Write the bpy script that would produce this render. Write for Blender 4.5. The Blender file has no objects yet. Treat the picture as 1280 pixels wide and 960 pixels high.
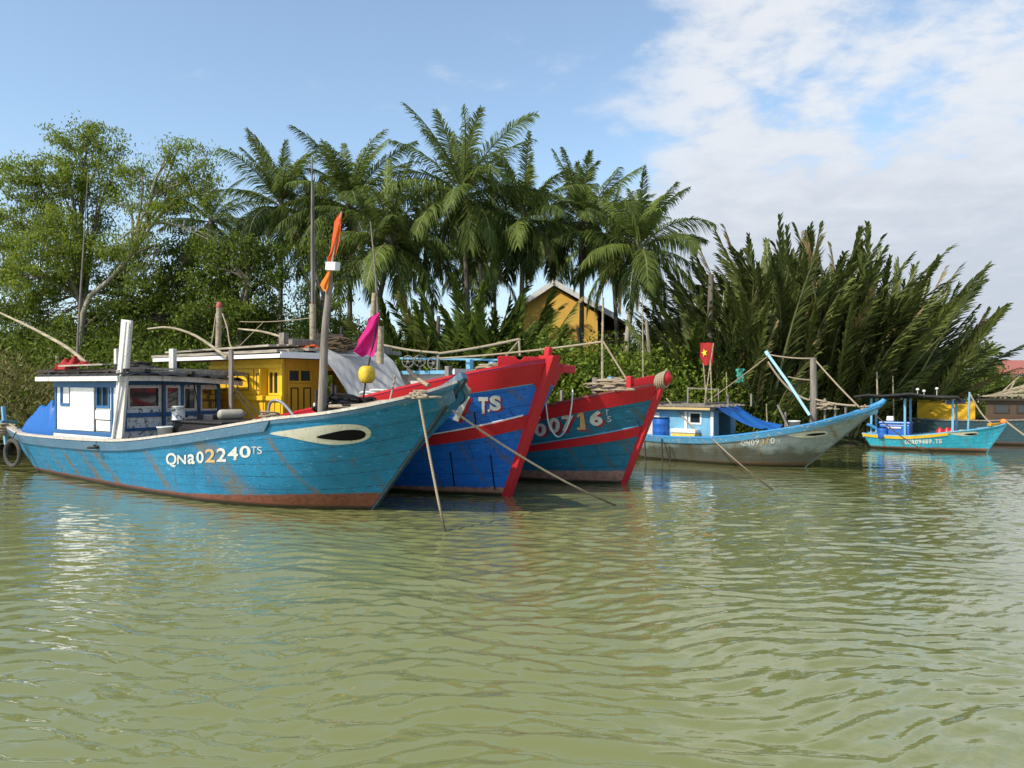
import bpy, bmesh, math, random
import numpy as np
from mathutils import Vector, Matrix, Quaternion
R = math.radians
random.seed(7)
rng = np.random.default_rng(7)
scene = bpy.context.scene
col = scene.collection

# ------------------------------------------------------------------ camera
F, EYE = 950.0, 2.4
cam = bpy.data.objects.new('camera', bpy.data.cameras.new('camera'))
col.objects.link(cam)
cam.location = (0, 0, EYE)
cam.rotation_euler = (R(90), 0, 0)
cam.data.sensor_width = 36
cam.data.lens = F / 1280 * 36
cam.data.clip_end = 5000
cam.data.clip_start = 0.05
scene.camera = cam

def at(px, py, D):
    """point of the place at distance D ahead, as read off the photograph (1280 wide)"""
    return Vector(((px - 640) / F * D, D, EYE - (py - 480) / F * D))

# ------------------------------------------------------------------ node helpers
class NT:
    def __init__(s, name, world=False):
        if world:
            s.o = bpy.data.worlds.new(name); scene.world = s.o
        else:
            s.o = bpy.data.materials.new(name)
        s.o.use_nodes = True
        s.t = s.o.node_tree; s.t.nodes.clear()
    def n(s, typ, props=None, **ins):
        nd = s.t.nodes.new(typ)
        for k, v in (props or {}).items(): setattr(nd, k, v)
        for k, v in ins.items(): s.set(nd, k, v)
        return nd
    def set(s, nd, k, v):
        if isinstance(k, str) and k[0] == '_' and k[1:].isdigit(): k = int(k[1:])
        sock = nd.inputs[k] if not isinstance(k, str) else nd.inputs[k.replace('_', ' ')]
        if isinstance(v, bpy.types.NodeSocket): s.t.links.new(v, sock)
        elif isinstance(v, bpy.types.Node): s.t.links.new(v.outputs[0], sock)
        else:
            if isinstance(v, (tuple, list)) and sock.type == 'RGBA' and len(v) == 3: v = (*v, 1)
            sock.default_value = v
    def math(s, op, a, b=0.0, c=None, clamp=False):
        nd = s.n('ShaderNodeMath', {'operation': op, 'use_clamp': clamp}, _0=a, _1=b)
        if c is not None: s.set(nd, 2, c)
        return nd.outputs[0]
    def mix(s, f, a, b, mode='MIX'):
        nd = s.n('ShaderNodeMix', {'data_type': 'RGBA', 'blend_type': mode})
        s.set(nd, 0, f); s.set(nd, 6, a); s.set(nd, 7, b)
        return nd.outputs[2]
    def noise(s, vec, scale, detail=4, rough=0.55, dist=0.0):
        nd = s.n('ShaderNodeTexNoise', None, Scale=scale, Detail=detail, Roughness=rough, Distortion=dist)
        if vec is not None: s.set(nd, 'Vector', vec)
        return nd.outputs['Fac']
    def ramp(s, f, lo, hi, a=0.0, b=1.0):
        nd = s.n('ShaderNodeMapRange', {'interpolation_type': 'SMOOTHSTEP'}, _0=f, _1=lo, _2=hi, _3=a, _4=b)
        return nd.outputs[0]
    def mapping(s, vec, scale=(1, 1, 1), loc=(0, 0, 0), rot=(0, 0, 0)):
        return s.n('ShaderNodeMapping', None, Vector=vec, Scale=scale, Location=loc, Rotation=rot).outputs[0]
    def out(s, sh, disp=None):
        o = s.n('ShaderNodeOutputMaterial'); s.set(o, 'Surface', sh)
        return s.o
    def bsdf(s, color, rough=0.5, normal=None, metal=0.0, spec=0.5, **kw):
        b = s.n('ShaderNodeBsdfPrincipled'); s.set(b, 'Base Color', color); s.set(b, 'Roughness', rough)
        s.set(b, 'Metallic', metal); s.set(b, 'Specular IOR Level', spec)
        if normal is not None: s.set(b, 'Normal', normal)
        return b.outputs[0]
    def bump(s, h, strength=0.3, dist=0.02):
        return s.n('ShaderNodeBump', None, Height=h, Strength=strength, Distance=dist).outputs[0]

def sep(t, v):
    n = t.n('ShaderNodeSeparateXYZ', None, _0=v); return n.outputs

def paint(name, c, dirt=(0.10, 0.08, 0.06), wear=0.35, scale=1.0, rough=0.55, chips=None, streak=0.4, peel=0.60):
    """weathered paint or bare stuff: broad fading, vertical run-off streaks, fine chips"""
    t = NT(name)
    tc = t.n('ShaderNodeTexCoord').outputs['Object']
    n1 = t.noise(tc, 1.7 * scale, 6, 0.6)
    n2 = t.noise(tc, 14 * scale, 5, 0.65)
    st = t.noise(t.mapping(tc, (5 * scale, 5 * scale, 0.5 * scale)), 1.6, 4, 0.6)
    k = t.math('MULTIPLY_ADD', n1, 0.55, 0.72)
    c1 = t.mix(1.0, c, t.n('ShaderNodeCombineColor', None, _0=k, _1=k, _2=k).outputs[0], 'MULTIPLY')
    f = t.math('MULTIPLY', t.ramp(st, 0.55, 0.75), streak)
    c2 = t.mix(f, c1, dirt)
    f2 = t.math('MULTIPLY', t.ramp(n2, peel, peel + .10), wear)
    c3 = t.mix(f2, c2, chips or tuple(x * 0.45 for x in c))
    return t.out(t.bsdf(c3, t.math('MULTIPLY_ADD', n2, 0.3, rough - 0.15), t.bump(n2, 0.25, 0.012), spec=0.35))

def wood(name, c, scale=1.0, axis=0):
    t = NT(name)
    tc = t.n('ShaderNodeTexCoord').outputs['Object']
    sc = [14, 14, 14]; sc[axis] = 1.2
    g = t.noise(t.mapping(tc, tuple(x * scale for x in sc)), 1.5, 5, 0.65, 0.4)
    n = t.noise(tc, 2.2, 4)
    c1 = t.mix(t.ramp(g, 0.3, 0.75), tuple(x * 0.4 for x in c), c)
    c2 = t.mix(t.math('MULTIPLY', t.ramp(n, 0.45, 0.7), 0.55), c1, tuple(x * 0.5 for x in c))
    return t.out(t.bsdf(c2, 0.8, t.bump(g, 0.4, 0.01), spec=0.2))

def hull_paint(name, c, boot, boot0=0.10, boot1=0.25, stain=0.5, planks=8, fade=(0.3, 0.55, 0.7), rust=(0.13, 0.075, 0.03),
               marks=(), grime=0.0, rustspot=()):
    t = NT(name)
    T = t.n('ShaderNodeTexCoord'); tc = T.outputs['Object']
    x, y, z = sep(t, tc)
    uv = t.n('ShaderNodeUVMap').outputs[0]
    u, v, _ = sep(t, uv)
    n1 = t.noise(tc, 0.9, 6, 0.62)
    n2 = t.noise(tc, 9, 6, 0.65)
    n3 = t.noise(t.mapping(tc, (1.1, 1.1, 7)), 2.0, 5, 0.7)
    k = t.math('MULTIPLY_ADD', n1, 1.3, 0.38)
    c0 = t.mix(1.0, c, t.n('ShaderNodeCombineColor', None, _0=k, _1=k, _2=k).outputs[0], 'MULTIPLY')
    c0 = t.mix(t.math('MULTIPLY', t.ramp(n3, 0.5, 0.72), 0.20), c0, fade)
    c0 = t.mix(t.math('MULTIPLY', t.ramp(n2, 0.56, 0.68), 0.55), c0, tuple(q * 0.42 for q in c))
    n4 = t.noise(tc, 26, 4, .7); c0 = t.mix(t.math('MULTIPLY', t.ramp(n4, .66, .72), .7), c0, (.03, .03, .03)); c0 = t.mix(t.math('MULTIPLY', t.ramp(n4, .33, .28), .45), c0, tuple(min(1, q * 1.25 + .1) for q in fade))
    scr = t.noise(t.mapping(tc, (3, 3, 16), rot=(0, 0.7, 0)), 1.4, 3, 0.8, 1.5)
    c0 = t.mix(t.math('MULTIPLY', t.ramp(scr, 0.61, 0.65), 0.35), c0, tuple(min(1, q * 1.5 + .12) for q in fade))
    # planks: narrow seams following the sheer
    fr = t.math('FRACT', t.math('MULTIPLY', v, planks))
    seam = t.math('LESS_THAN', t.math('ABSOLUTE', t.math('SUBTRACT', fr, 0.5)), 0.03)
    butt = t.math('LESS_THAN', t.math('FRACT', t.math('ADD', t.math('MULTIPLY', u, 0.31),
             t.math('MULTIPLY', t.math('FLOOR', t.math('ADD', t.math('MULTIPLY', v, planks), .5)), 0.37))), 0.006)
    sm = t.math('MULTIPLY', t.math('MAXIMUM', seam, butt), t.ramp(n2, 0.32, 0.55))
    c0 = t.mix(t.math('MULTIPLY', sm, 0.68), c0, tuple(q * 0.25 for q in c))
    c0 = t.mix(t.math('MULTIPLY', t.ramp(t.math('ADD', n1, t.math('MULTIPLY', n2, .4)), .70, .95), .30), c0, tuple(q * .35 + .012 for q in c))
    # run-off streaks
    st = t.noise(t.mapping(tc, (2.6, 2.6, 0.22)), 1.3, 5, 0.62)
    st2 = t.noise(t.mapping(tc, (9, 9, 0.5)), 1.3, 3, 0.6)
    f = t.math('MULTIPLY', t.ramp(st, 0.56, 0.74), stain)
    f = t.math('MULTIPLY', f, t.ramp(st2, 0.3, 0.6))
    c0 = t.mix(f, c0, rust)
    for (mx, mw, mtop, lean) in rustspot:       # one broad rust run from a scupper, leaning aft
        q = t.math('ADD', x, t.math('MULTIPLY', z, lean))
        d = t.math('ABSOLUTE', t.math('SUBTRACT', q, mx + lean * mtop))
        nq = t.noise(t.n('ShaderNodeCombineXYZ', None, _0=t.math('MULTIPLY', q, 7.0), _1=t.math('MULTIPLY', z, .8), _2=0.0).outputs[0], 1.0, 5, .65)
        d = t.math('ADD', d, t.math('MULTIPLY', t.math('SUBTRACT', n2, .5), .35)); d = t.math('ADD', d, t.math('MULTIPLY', t.math('SUBTRACT', nq, .5), mw * 2.2))
        f = t.math('MULTIPLY', t.ramp(d, mw * 1.5, mw * .0), t.ramp(z, mtop + .03, mtop - .04)); f = t.math('MULTIPLY', f, t.ramp(t.math('ADD', n2, t.math('MULTIPLY', n1, .6)), .55, .9, .25, 1.0)); f = t.math('MULTIPLY', f, t.ramp(t.noise(t.mapping(tc, (2, 2, 3)), 1.3, 4, .6), .36, .58, .25, 1.1))
        c0 = t.mix(t.math('MULTIPLY', f, t.math('MULTIPLY_ADD', nq, .8, .5, clamp=True)), c0, t.mix(nq, rust, (.20, .13, .05)))
    bt = t.math('ADD', boot0, t.ramp(x, -5.0, 0.5, 0.0, boot1 - boot0))
    zz = t.math('ADD', z, t.math('MULTIPLY', t.math('SUBTRACT', n2, 0.5), 0.09))
    if grime:
        gz = t.math('ADD', z, t.math('MULTIPLY', t.math('SUBTRACT', n1, 0.5), 1.1))
        c0 = t.mix(t.math('MULTIPLY', t.ramp(gz, grime + .12, grime - .15), 0.8), c0, (0.055, 0.05, 0.028))
    c0 = t.mix(t.ramp(t.math('SUBTRACT', zz, bt), 0.02, -0.02), c0,
               t.mix(t.math('MULTIPLY', t.ramp(n2, .4, .65), .6), boot, tuple(q * .35 for q in boot)))
    c0 = t.mix(t.ramp(zz, 0.12, 0.045), c0, (0.022, 0.02, 0.012))
    h = t.math('ADD', t.math('MULTIPLY', n2, 0.5), t.math('MULTIPLY', sm, -0.7))
    h = t.math('ADD', h, t.math('MULTIPLY', n3, 0.8))
    h = t.math('ADD', h, t.math('MULTIPLY', fr, .5))
    return t.out(t.bsdf(c0, t.math('MULTIPLY_ADD', n2, 0.3, 0.33), t.bump(h, 0.35, 0.03), spec=0.4))

def leaf_mat(name, dark, light, trans=0.35, dry=None):
    t = NT(name)
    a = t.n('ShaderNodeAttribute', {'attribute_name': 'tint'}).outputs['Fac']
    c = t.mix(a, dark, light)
    if dry: c = t.mix(t.math('GREATER_THAN', a, 0.93), c, dry)
    d = t.bsdf(c, 0.5, spec=0.12)
    tr = t.n('ShaderNodeBsdfTranslucent')
    t.set(tr, 'Color', t.mix(0.5, c, tuple(min(1, x * 1.6) for x in light)))
    m = t.n('ShaderNodeMixShader', None, Fac=trans)
    t.set(m, 1, d); t.set(m, 2, tr.outputs[0])
    return t.out(m.outputs[0])

def cloth(name, c, scale=1.0, trans=0.25, rough=0.75):
    t = NT(name)
    tc = t.n('ShaderNodeTexCoord').outputs['Object']
    n = t.noise(tc, 3 * scale, 5, 0.6)
    k = t.math('MULTIPLY_ADD', n, 0.5, 0.75)
    cc = t.mix(1.0, c, t.n('ShaderNodeCombineColor', None, _0=k, _1=k, _2=k).outputs[0], 'MULTIPLY')
    d = t.bsdf(cc, rough, t.bump(t.noise(tc, 30 * scale, 3), 0.1, 0.01), spec=0.3)
    tr = t.n('ShaderNodeBsdfTranslucent', None, Color=cc)
    m = t.n('ShaderNodeMixShader', None, Fac=trans); t.set(m, 1, d); t.set(m, 2, tr.outputs[0])
    return t.out(m.outputs[0])

def plain(name, c, rough=0.5, metal=0.0, spec=0.5):
    t = NT(name)
    tc = t.n('ShaderNodeTexCoord').outputs['Object']
    n = t.noise(tc, 8, 4, 0.6)
    cc = t.mix(n, tuple(x * 0.72 for x in c), tuple(min(1, x * 1.25) for x in c))
    return t.out(t.bsdf(cc, rough, metal=metal, spec=spec))

# ------------------------------------------------------------------ mesh helpers
def link(name, me, parent=None, loc=None):
    o = bpy.data.objects.new(name, me); col.objects.link(o)
    if parent: o.parent = parent
    if loc is not None: o.location = loc
    return o

def tag(o, label=None, cat=None, group=None, kind=None):
    if label: o['label'] = label
    if cat: o['category'] = cat
    if group: o['group'] = group
    if kind: o['kind'] = kind
    return o

def empty(name, loc, label, cat, group=None, rz=0.0):
    o = bpy.data.objects.new(name, None); col.objects.link(o)
    o.location = loc; o.rotation_euler = (0, 0, rz); o.empty_display_size = 0.2
    return tag(o, label, cat, group)

class MB:
    def __init__(s): s.v = []; s.f = []; s.m = []; s.sm = []
    def add(s, vs, fs, mi=0, smooth=False):
        b = len(s.v)
        s.v += [tuple(p) for p in vs]
        s.f += [tuple(b + i for i in f) for f in fs]
        s.m += [mi] * len(fs); s.sm += [smooth] * len(fs)
        return s
    def box(s, c, d, rot=None, mi=0, taper=1.0):
        x, y, z = d[0] / 2, d[1] / 2, d[2] / 2
        vs = [Vector((sx * x * (taper if sz > 0 else 1), sy * y * (taper if sz > 0 else 1), sz * z))
              for sz in (-1, 1) for sx, sy in ((-1, -1), (1, -1), (1, 1), (-1, 1))]
        if rot is not None: vs = [rot @ p for p in vs]
        c = Vector(c)
        return s.add([p + c for p in vs], [(3, 2, 1, 0), (4, 5, 6, 7), (0, 1, 5, 4), (1, 2, 6, 5), (2, 3, 7, 6), (3, 0, 4, 7)], mi)
    def span(s, a, b, mi=0):
        a, b = Vector(a), Vector(b)
        return s.box((a + b) / 2, [abs(q) for q in (b - a)], None, mi)
    def beam(s, a, b, w, h, mi=0, up=(0, 0, 1)):
        a, b = Vector(a), Vector(b); d = b - a
        x = d.normalized(); y = Vector(up).cross(x)
        if y.length < 1e-3: y = Vector((0, 1, 0)).cross(x)
        y.normalize(); z = x.cross(y)
        m = Matrix((x, y, z)).transposed()
        return s.box((a + b) / 2, (d.length, w, h), m, mi)
    def tube(s, pts, rad, n=8, mi=0, caps=True, smooth=True):
        pts = [Vector(p) for p in pts]
        if not hasattr(rad, '__len__'): rad = [rad] * len(pts)
        vs = []; fs = []
        t0 = (pts[1] - pts[0]).normalized()
        nrm = t0.orthogonal().normalized()
        for i, p in enumerate(pts):
            tg = (pts[min(i + 1, len(pts) - 1)] - pts[max(i - 1, 0)])
            if tg.length < 1e-9: tg = t0
            tg.normalize()
            nrm = (nrm - tg * nrm.dot(tg))
            if nrm.length < 1e-6: nrm = tg.orthogonal()
            nrm.normalize(); bn = tg.cross(nrm)
            for k in range(n):
                a = 2 * math.pi * k / n
                vs.append(p + (nrm * math.cos(a) + bn * math.sin(a)) * rad[i])
        for i in range(len(pts) - 1):
            for k in range(n):
                fs.append((i * n + k, i * n + (k + 1) % n, (i + 1) * n + (k + 1) % n, (i + 1) * n + k))
        s.add(vs, fs, mi, smooth)
        if caps:
            s.add(vs[:n], [tuple(range(n))[::-1]], mi); s.add(vs[-n:], [tuple(range(n))], mi)
        return s
    def lathe(s, prof, n=20, c=(0, 0, 0), mi=0, rot=None):
        c = Vector(c); vs = []; fs = []
        for r, z in prof:
            for k in range(n):
                a = 2 * math.pi * k / n
                p = Vector((r * math.cos(a), r * math.sin(a), z))
                vs.append((rot @ p if rot is not None else p) + c)
        for i in range(len(prof) - 1):
            for k in range(n):
                fs.append((i * n + k, i * n + (k + 1) % n, (i + 1) * n + (k + 1) % n, (i + 1) * n + k))
        return s.add(vs, fs, mi, True)
    def sheet(s, P, mi=0, smooth=True):
        """P[i][j] grid of points"""
        h, w = len(P), len(P[0])
        return s.add([p for r in P for p in r], [(i * w + j, i * w + j + 1, (i + 1) * w + j + 1, (i + 1) * w + j)
                     for i in range(h - 1) for j in range(w - 1)], mi, smooth)
    def build(s, name, mats, parent=None, loc=None, bevel=0.0):
        me = bpy.data.meshes.new(name); me.from_pydata(s.v, [], s.f)
        if not isinstance(mats, (list, tuple)): mats = [mats]
        for m in mats: me.materials.append(m)
        me.polygons.foreach_set('material_index', s.m)
        me.polygons.foreach_set('use_smooth', s.sm)
        me.update()
        o = link(name, me, parent, loc)
        if bevel:
            md = o.modifiers.new('bevel', 'BEVEL'); md.width = bevel; md.segments = 2; md.limit_method = 'ANGLE'
            md.angle_limit = R(40); md.harden_normals = False
        return o

def curve_pts(pts, n=24):
    """Catmull-Rom through pts"""
    P = [Vector(p) for p in pts]
    P = [P[0] * 2 - P[1]] + P + [P[-1] * 2 - P[-2]]
    segs = len(P) - 3; out = []
    for i in range(n + 1):
        u = i / n * segs; k = min(int(u), segs - 1); t = u - k
        a, b, c, d = P[k:k + 4]
        out.append(0.5 * ((2 * b) + (c - a) * t + (2 * a - 5 * b + 4 * c - d) * t * t + (3 * b - a - 3 * c + d) * t ** 3))
    return out

def sag(a, b, s, n=16):
    a, b = Vector(a), Vector(b)
    return [a.lerp(b, i / n) - Vector((0, 0, s * 4 * (i / n) * (1 - i / n))) for i in range(n + 1)]

# ------------------------------------------------------------------ materials
M = {}
t = NT('tan_rope'); tc = t.n('ShaderNodeTexCoord').outputs['Object']; _x, _y, zr = sep(t, tc)
nr_ = t.noise(tc, 30, 3, .6); cr = t.mix(nr_, (.25, .19, .12), (.50, .41, .29)); cr = t.mix(t.ramp(t.math('ADD', zr, t.math('MULTIPLY', nr_, .3)), .75, .2), cr, (.07, .06, .03))
wv_ = t.n('ShaderNodeTexWave', {'bands_direction': 'DIAGONAL'}, Vector=tc, Scale=14.0, Distortion=1.0).outputs['Fac']
M['tan_rope'] = t.out(t.bsdf(t.mix(t.math('MULTIPLY', wv_, .35), cr, (.12, .09, .06)), .9, t.bump(wv_, .5, .01), spec=.1))
M['dark_rope'] = plain('dark_rope', (0.05, 0.045, 0.04), 0.9, spec=0.1)
M['black_net'] = plain('black_net', (0.012, 0.012, 0.013), 0.9, spec=0.2)
M['grey_wood'] = wood('grey_wood', (0.32, 0.28, 0.23), 1, 2)
M['pale_wood'] = wood('pale_wood', (0.50, 0.44, 0.35), 1, 0)
M['plank_wood'] = wood('plank_wood', (0.34, 0.28, 0.21), 1, 0)
M['dark_wood'] = wood('dark_wood', (0.075, 0.06, 0.05), 1, 0)
M['bamboo'] = wood('bamboo', (0.50, 0.42, 0.28), 0.6, 0)
M['white'] = paint('white_paint', (0.74, 0.73, 0.69), wear=0.5, streak=0.5, chips=(0.3, 0.25, 0.2), dirt=(.42, .34, .25))
M['peeling_white'] = paint('peeling_white', (0.62, 0.62, 0.60), wear=0.95, scale=0.6, chips=(0.02, 0.03, 0.05), streak=0.5, peel=.52)
M['worn_white'] = paint('worn_white', (0.60, 0.57, 0.52), wear=0.9, scale=1.3, chips=(0.15, 0.13, 0.11), streak=0.6)
M['cab_blue'] = paint('cab_blue', (0.022, 0.105, 0.25), wear=0.6)
M['pale_blue'] = paint('pale_blue', (0.15, 0.37, 0.53), wear=0.7, peel=.57, chips=(0.4, 0.4, 0.38))
M['rail_blue'] = paint('rail_blue', (0.075, 0.16, 0.24), wear=0.6, peel=.59, chips=(0.35, 0.36, 0.34), dirt=(.2, .17, .13))
M['bright_blue'] = paint('bright_blue', (0.05, 0.26, 0.52), wear=0.8, peel=.56, chips=(0.3, 0.3, 0.3))
M['yellow'] = paint('yellow_paint', (0.78, 0.47, 0.018), wear=0.3, chips=(0.35, 0.17, 0.01), streak=0.3, dirt=(.25, .13, .02))
M['yellow_dim'] = paint('yellow_dim', (0.55, 0.28, 0.015), wear=0.4, chips=(0.2, 0.1, 0.01))  # darker copy of the yellow; puts the cabin front's shade into its paint
M['red'] = paint('red_paint', (0.46, 0.012, 0.018), wear=0.35, chips=(0.2, 0.02, 0.02), streak=0.3, dirt=(.15, .02, .02))
M['roof_black'] = paint('roof_black', (0.022, 0.021, 0.02), wear=0.6, chips=(0.12, 0.11, 0.1))
M['black_paint'] = plain('black_paint', (0.006, 0.006, 0.006), 0.8, spec=.1)
M['glass'] = plain('dark_glass', (0.018, 0.024, 0.026), 0.06, spec=0.8)
M['deck'] = wood('deck_planks', (0.26, 0.215, 0.165), 0.7, 0)
M['eye_white'] = paint('eye_white', (0.52, 0.50, 0.38), wear=0.6, peel=.56, chips=(0.25, 0.24, 0.15), streak=.3)
M['letter'] = paint('letter_paint', (0.62, 0.61, 0.54), wear=0.7, peel=.54, chips=(0.25, 0.3, 0.33), streak=0.35, dirt=(.3, .17, .07))
M['letter_gold'] = paint('letter_gold', (0.55, 0.36, 0.16), wear=0.5, chips=(0.3, 0.2, 0.1), streak=0.6, dirt=(.3, .15, .05))
M['letter_red'] = paint('letter_red', (0.30, 0.015, 0.02), wear=0.5)
M['tarp_blue'] = cloth('blue_tarp', (0.02, 0.14, 0.46), 1, 0.2, 0.45)
M['tarp_grey'] = cloth('grey_tarp', (0.46, 0.455, 0.43), 1, 0.15)
M['tarp_yellow'] = cloth('yellow_tarp', (0.62, 0.36, 0.02), 1, 0.2)
M['flag_orange'] = cloth('orange_cloth', (0.80, 0.13, 0.03), 1, 0.4)
M['flag_pink'] = cloth('magenta_cloth', (0.62, 0.02, 0.20), 1, 0.4)
M['flag_red'] = cloth('red_cloth', (0.45, 0.035, 0.03), 1, 0.35)
M['flag_star'] = plain('flag_yellow', (0.85, 0.55, 0.02), 0.7)
M['white_plastic'] = plain('white_plastic', (0.68, 0.68, 0.64), 0.4)
M['blue_plastic'] = plain('blue_plastic', (0.015, 0.11, 0.42), 0.35)
M['float_yellow'] = paint('yellow_foam', (0.60, 0.40, 0.03), wear=.8, scale=2, chips=(.25, .17, .03), peel=.54)
M['rubber'] = plain('worn_rubber', (0.07, 0.063, 0.055), 0.8, spec=0.2)
M['steel'] = plain('galvanised_steel', (0.36, 0.36, 0.35), 0.4, 0.7)
M['net_brown'] = plain('brown_net', (0.09, 0.065, 0.04), 0.95, spec=0.05)
M['teal_net'] = plain('green_net', (0.05, 0.30, 0.22), 0.9)
M['bark'] = wood('bark', (0.24, 0.20, 0.15), 0.5, 2)
M['pale_bark'] = wood('pale_bark', (0.42, 0.37, 0.27), 0.35, 2)
M['palm_bark'] = wood('palm_bark', (0.20, 0.17, 0.13), 0.4, 2)
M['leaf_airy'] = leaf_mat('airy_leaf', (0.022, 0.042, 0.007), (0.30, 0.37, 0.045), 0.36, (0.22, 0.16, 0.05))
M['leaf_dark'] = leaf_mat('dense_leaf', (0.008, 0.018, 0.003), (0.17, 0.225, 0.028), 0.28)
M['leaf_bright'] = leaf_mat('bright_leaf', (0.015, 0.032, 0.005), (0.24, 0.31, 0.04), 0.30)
M['leaf_dry'] = leaf_mat('dry_leaf', (0.06, 0.055, 0.015), (0.34, 0.30, 0.12), 0.3)
M['palm_leaf'] = leaf_mat('palm_leaflet', (0.010, 0.024, 0.005), (0.21, 0.265, 0.055), 0.25, (0.30, 0.24, 0.12))
M['nipa_leaf'] = leaf_mat('nipa_leaflet', (0.006, 0.013, 0.004), (0.155, 0.185, 0.045), 0.16, (0.28, 0.20, 0.10))
M['nipa_fresh'] = leaf_mat('fresh_nipa_leaflet', (0.010, 0.026, 0.005), (0.18, 0.24, 0.04), 0.26, (0.3, 0.24, 0.1))
M['rachis'] = plain('frond_stalk', (0.16, 0.16, 0.06), 0.5)
M['dead_frond'] = plain('dead_frond', (0.20, 0.14, 0.08), 0.9, spec=0.1)

# ------------------------------------------------------------------ hull geometry
def smooth_interp(xs, ys):
    """monotone cubic (pchip) interpolator"""
    xs = np.asarray(xs, float); ys = np.asarray(ys, float)
    h = np.diff(xs); d = np.diff(ys) / h
    m = np.zeros_like(ys)
    for i in range(1, len(xs) - 1):
        if d[i - 1] * d[i] > 0:
            w1 = 2 * h[i] + h[i - 1]; w2 = h[i] + 2 * h[i - 1]
            m[i] = (w1 + w2) / (w1 / d[i - 1] + w2 / d[i])
    m[0] = d[0]; m[-1] = d[-1]
    def f(x):
        x = np.clip(np.asarray(x, float), xs[0], xs[-1])
        i = np.clip(np.searchsorted(xs, x, 'right') - 1, 0, len(xs) - 2)
        t = (x - xs[i]) / h[i]
        return (ys[i] * (1 + 2 * t) * (1 - t) ** 2 + m[i] * h[i] * t * (1 - t) ** 2
                + ys[i + 1] * t * t * (3 - 2 * t) + m[i + 1] * h[i] * t * t * (t - 1))
    return f

class Hull:
    ZB = -0.45
    def __init__(s, stem, head, sheer, wl, flare=1.0):
        n = math.hypot(*head); s.h = (head[0] / n, head[1] / n); s.p = (-s.h[1], s.h[0]); s.stem = stem
        s.rz = math.atan2(s.h[1], s.h[0])
        t = np.linspace(0, 1, len(sheer)); sh = np.array(sheer); w = np.array(wl)
        s.fx, s.fz, s.fb = (smooth_interp(t, sh[:, i]) for i in range(3))
        s.gx, s.gb = (smooth_interp(t, w[:, i]) for i in range(2))
        s.flare = flare
    def surf(s, t, v, side=-1):
        """point on the shell: t 0 stern..1 bow, v 0 waterline..1 sheer (negative under water)"""
        t = np.asarray(t, float); v = np.asarray(v, float)
        bs, bw = s.fb(t), s.gb(t)
        vv = np.clip(v, 0, None)
        k = vv ** s.flare
        b = bw + (bs - bw) * k + np.where(v < 0, v * bw * 1.4, 0)
        x = s.gx(t) + (s.fx(t) - s.gx(t)) * v
        return np.stack(np.broadcast_arrays(x, side * np.maximum(b, 0.01), s.fz(t) * v), -1)
    def world(s, P):
        P = np.asarray(P, float)
        return np.stack([s.stem[0] + s.h[0] * P[..., 0] + s.p[0] * P[..., 1],
                         s.stem[1] + s.h[1] * P[..., 0] + s.p[1] * P[..., 1], P[..., 2]], -1)
    def project(s, P):
        W = s.world(P)
        return np.stack([640 + F * W[..., 0] / W[..., 1], 480 - F * (W[..., 2] - EYE) / W[..., 1]], -1)
    def tv(s, px, py):
        """where on the near side of the shell the photograph's point lies"""
        if not hasattr(s, '_g'):
            T, V = np.meshgrid(np.linspace(0, 1, 400), np.linspace(0, 1.05, 120), indexing='ij')
            s._g = (T, V, s.project(s.surf(T, V)))
        T, V, Q = s._g
        d = (Q[..., 0] - px) ** 2 + (Q[..., 1] - py) ** 2
        i = np.unravel_index(np.argmin(d), d.shape)
        t, v = T[i], V[i]
        for _ in range(6):
            e = 1e-3
            q = s.project(s.surf(t, v)); qt = (s.project(s.surf(t + e, v)) - s.project(s.surf(t - e, v))) / (2 * e)
            qv = (s.project(s.surf(t, v + e)) - s.project(s.surf(t, v - e))) / (2 * e)
            J = np.array([qt, qv]).T
            try: dt = np.linalg.solve(J, np.array([px, py]) - q)
            except Exception: break
            if abs(dt[0]) > .1 or abs(dt[1]) > .3: break
            t = float(np.clip(t + dt[0], 0.002, 0.998)); v = float(v + dt[1])
        return t, v
    def normal(s, t, v, side=-1):
        e = 2e-3
        a = s.surf(np.clip(t + e, 0, 1), v, side) - s.surf(np.clip(t - e, 0, 1), v, side)
        b = s.surf(t, v + e, side) - s.surf(t, v - e, side)
        n = np.cross(a, b) * (-1 if side > 0 else 1)
        return n / (np.linalg.norm(n, axis=-1, keepdims=True) + 1e-12)
    def loc(s, px, py, y):
        """local point at lateral offset y seen at the photograph's point"""
        k = (px - 640) / F
        A = s.stem[0] + s.p[0] * y; B = s.stem[1] + s.p[1] * y
        x = (k * B - A) / (s.h[0] - k * s.h[1]); D = B + s.h[1] * x
        return Vector((x, y, EYE - (py - 480) / F * D))
    def locx(s, px, py, x):
        """local point at station x"""
        k = (px - 640) / F
        A = s.stem[0] + s.h[0] * x; B = s.stem[1] + s.h[1] * x
        y = (k * B - A) / (s.p[0] - k * s.p[1]); D = B + s.p[1] * y
        return Vector((x, y, EYE - (py - 480) / F * D))
    def t_at_x(s, x, v=1.0):
        T = np.linspace(0, 1, 400); X = s.surf(T, np.full_like(T, v))[..., 0]
        return float(np.interp(x, X, T))

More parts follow.
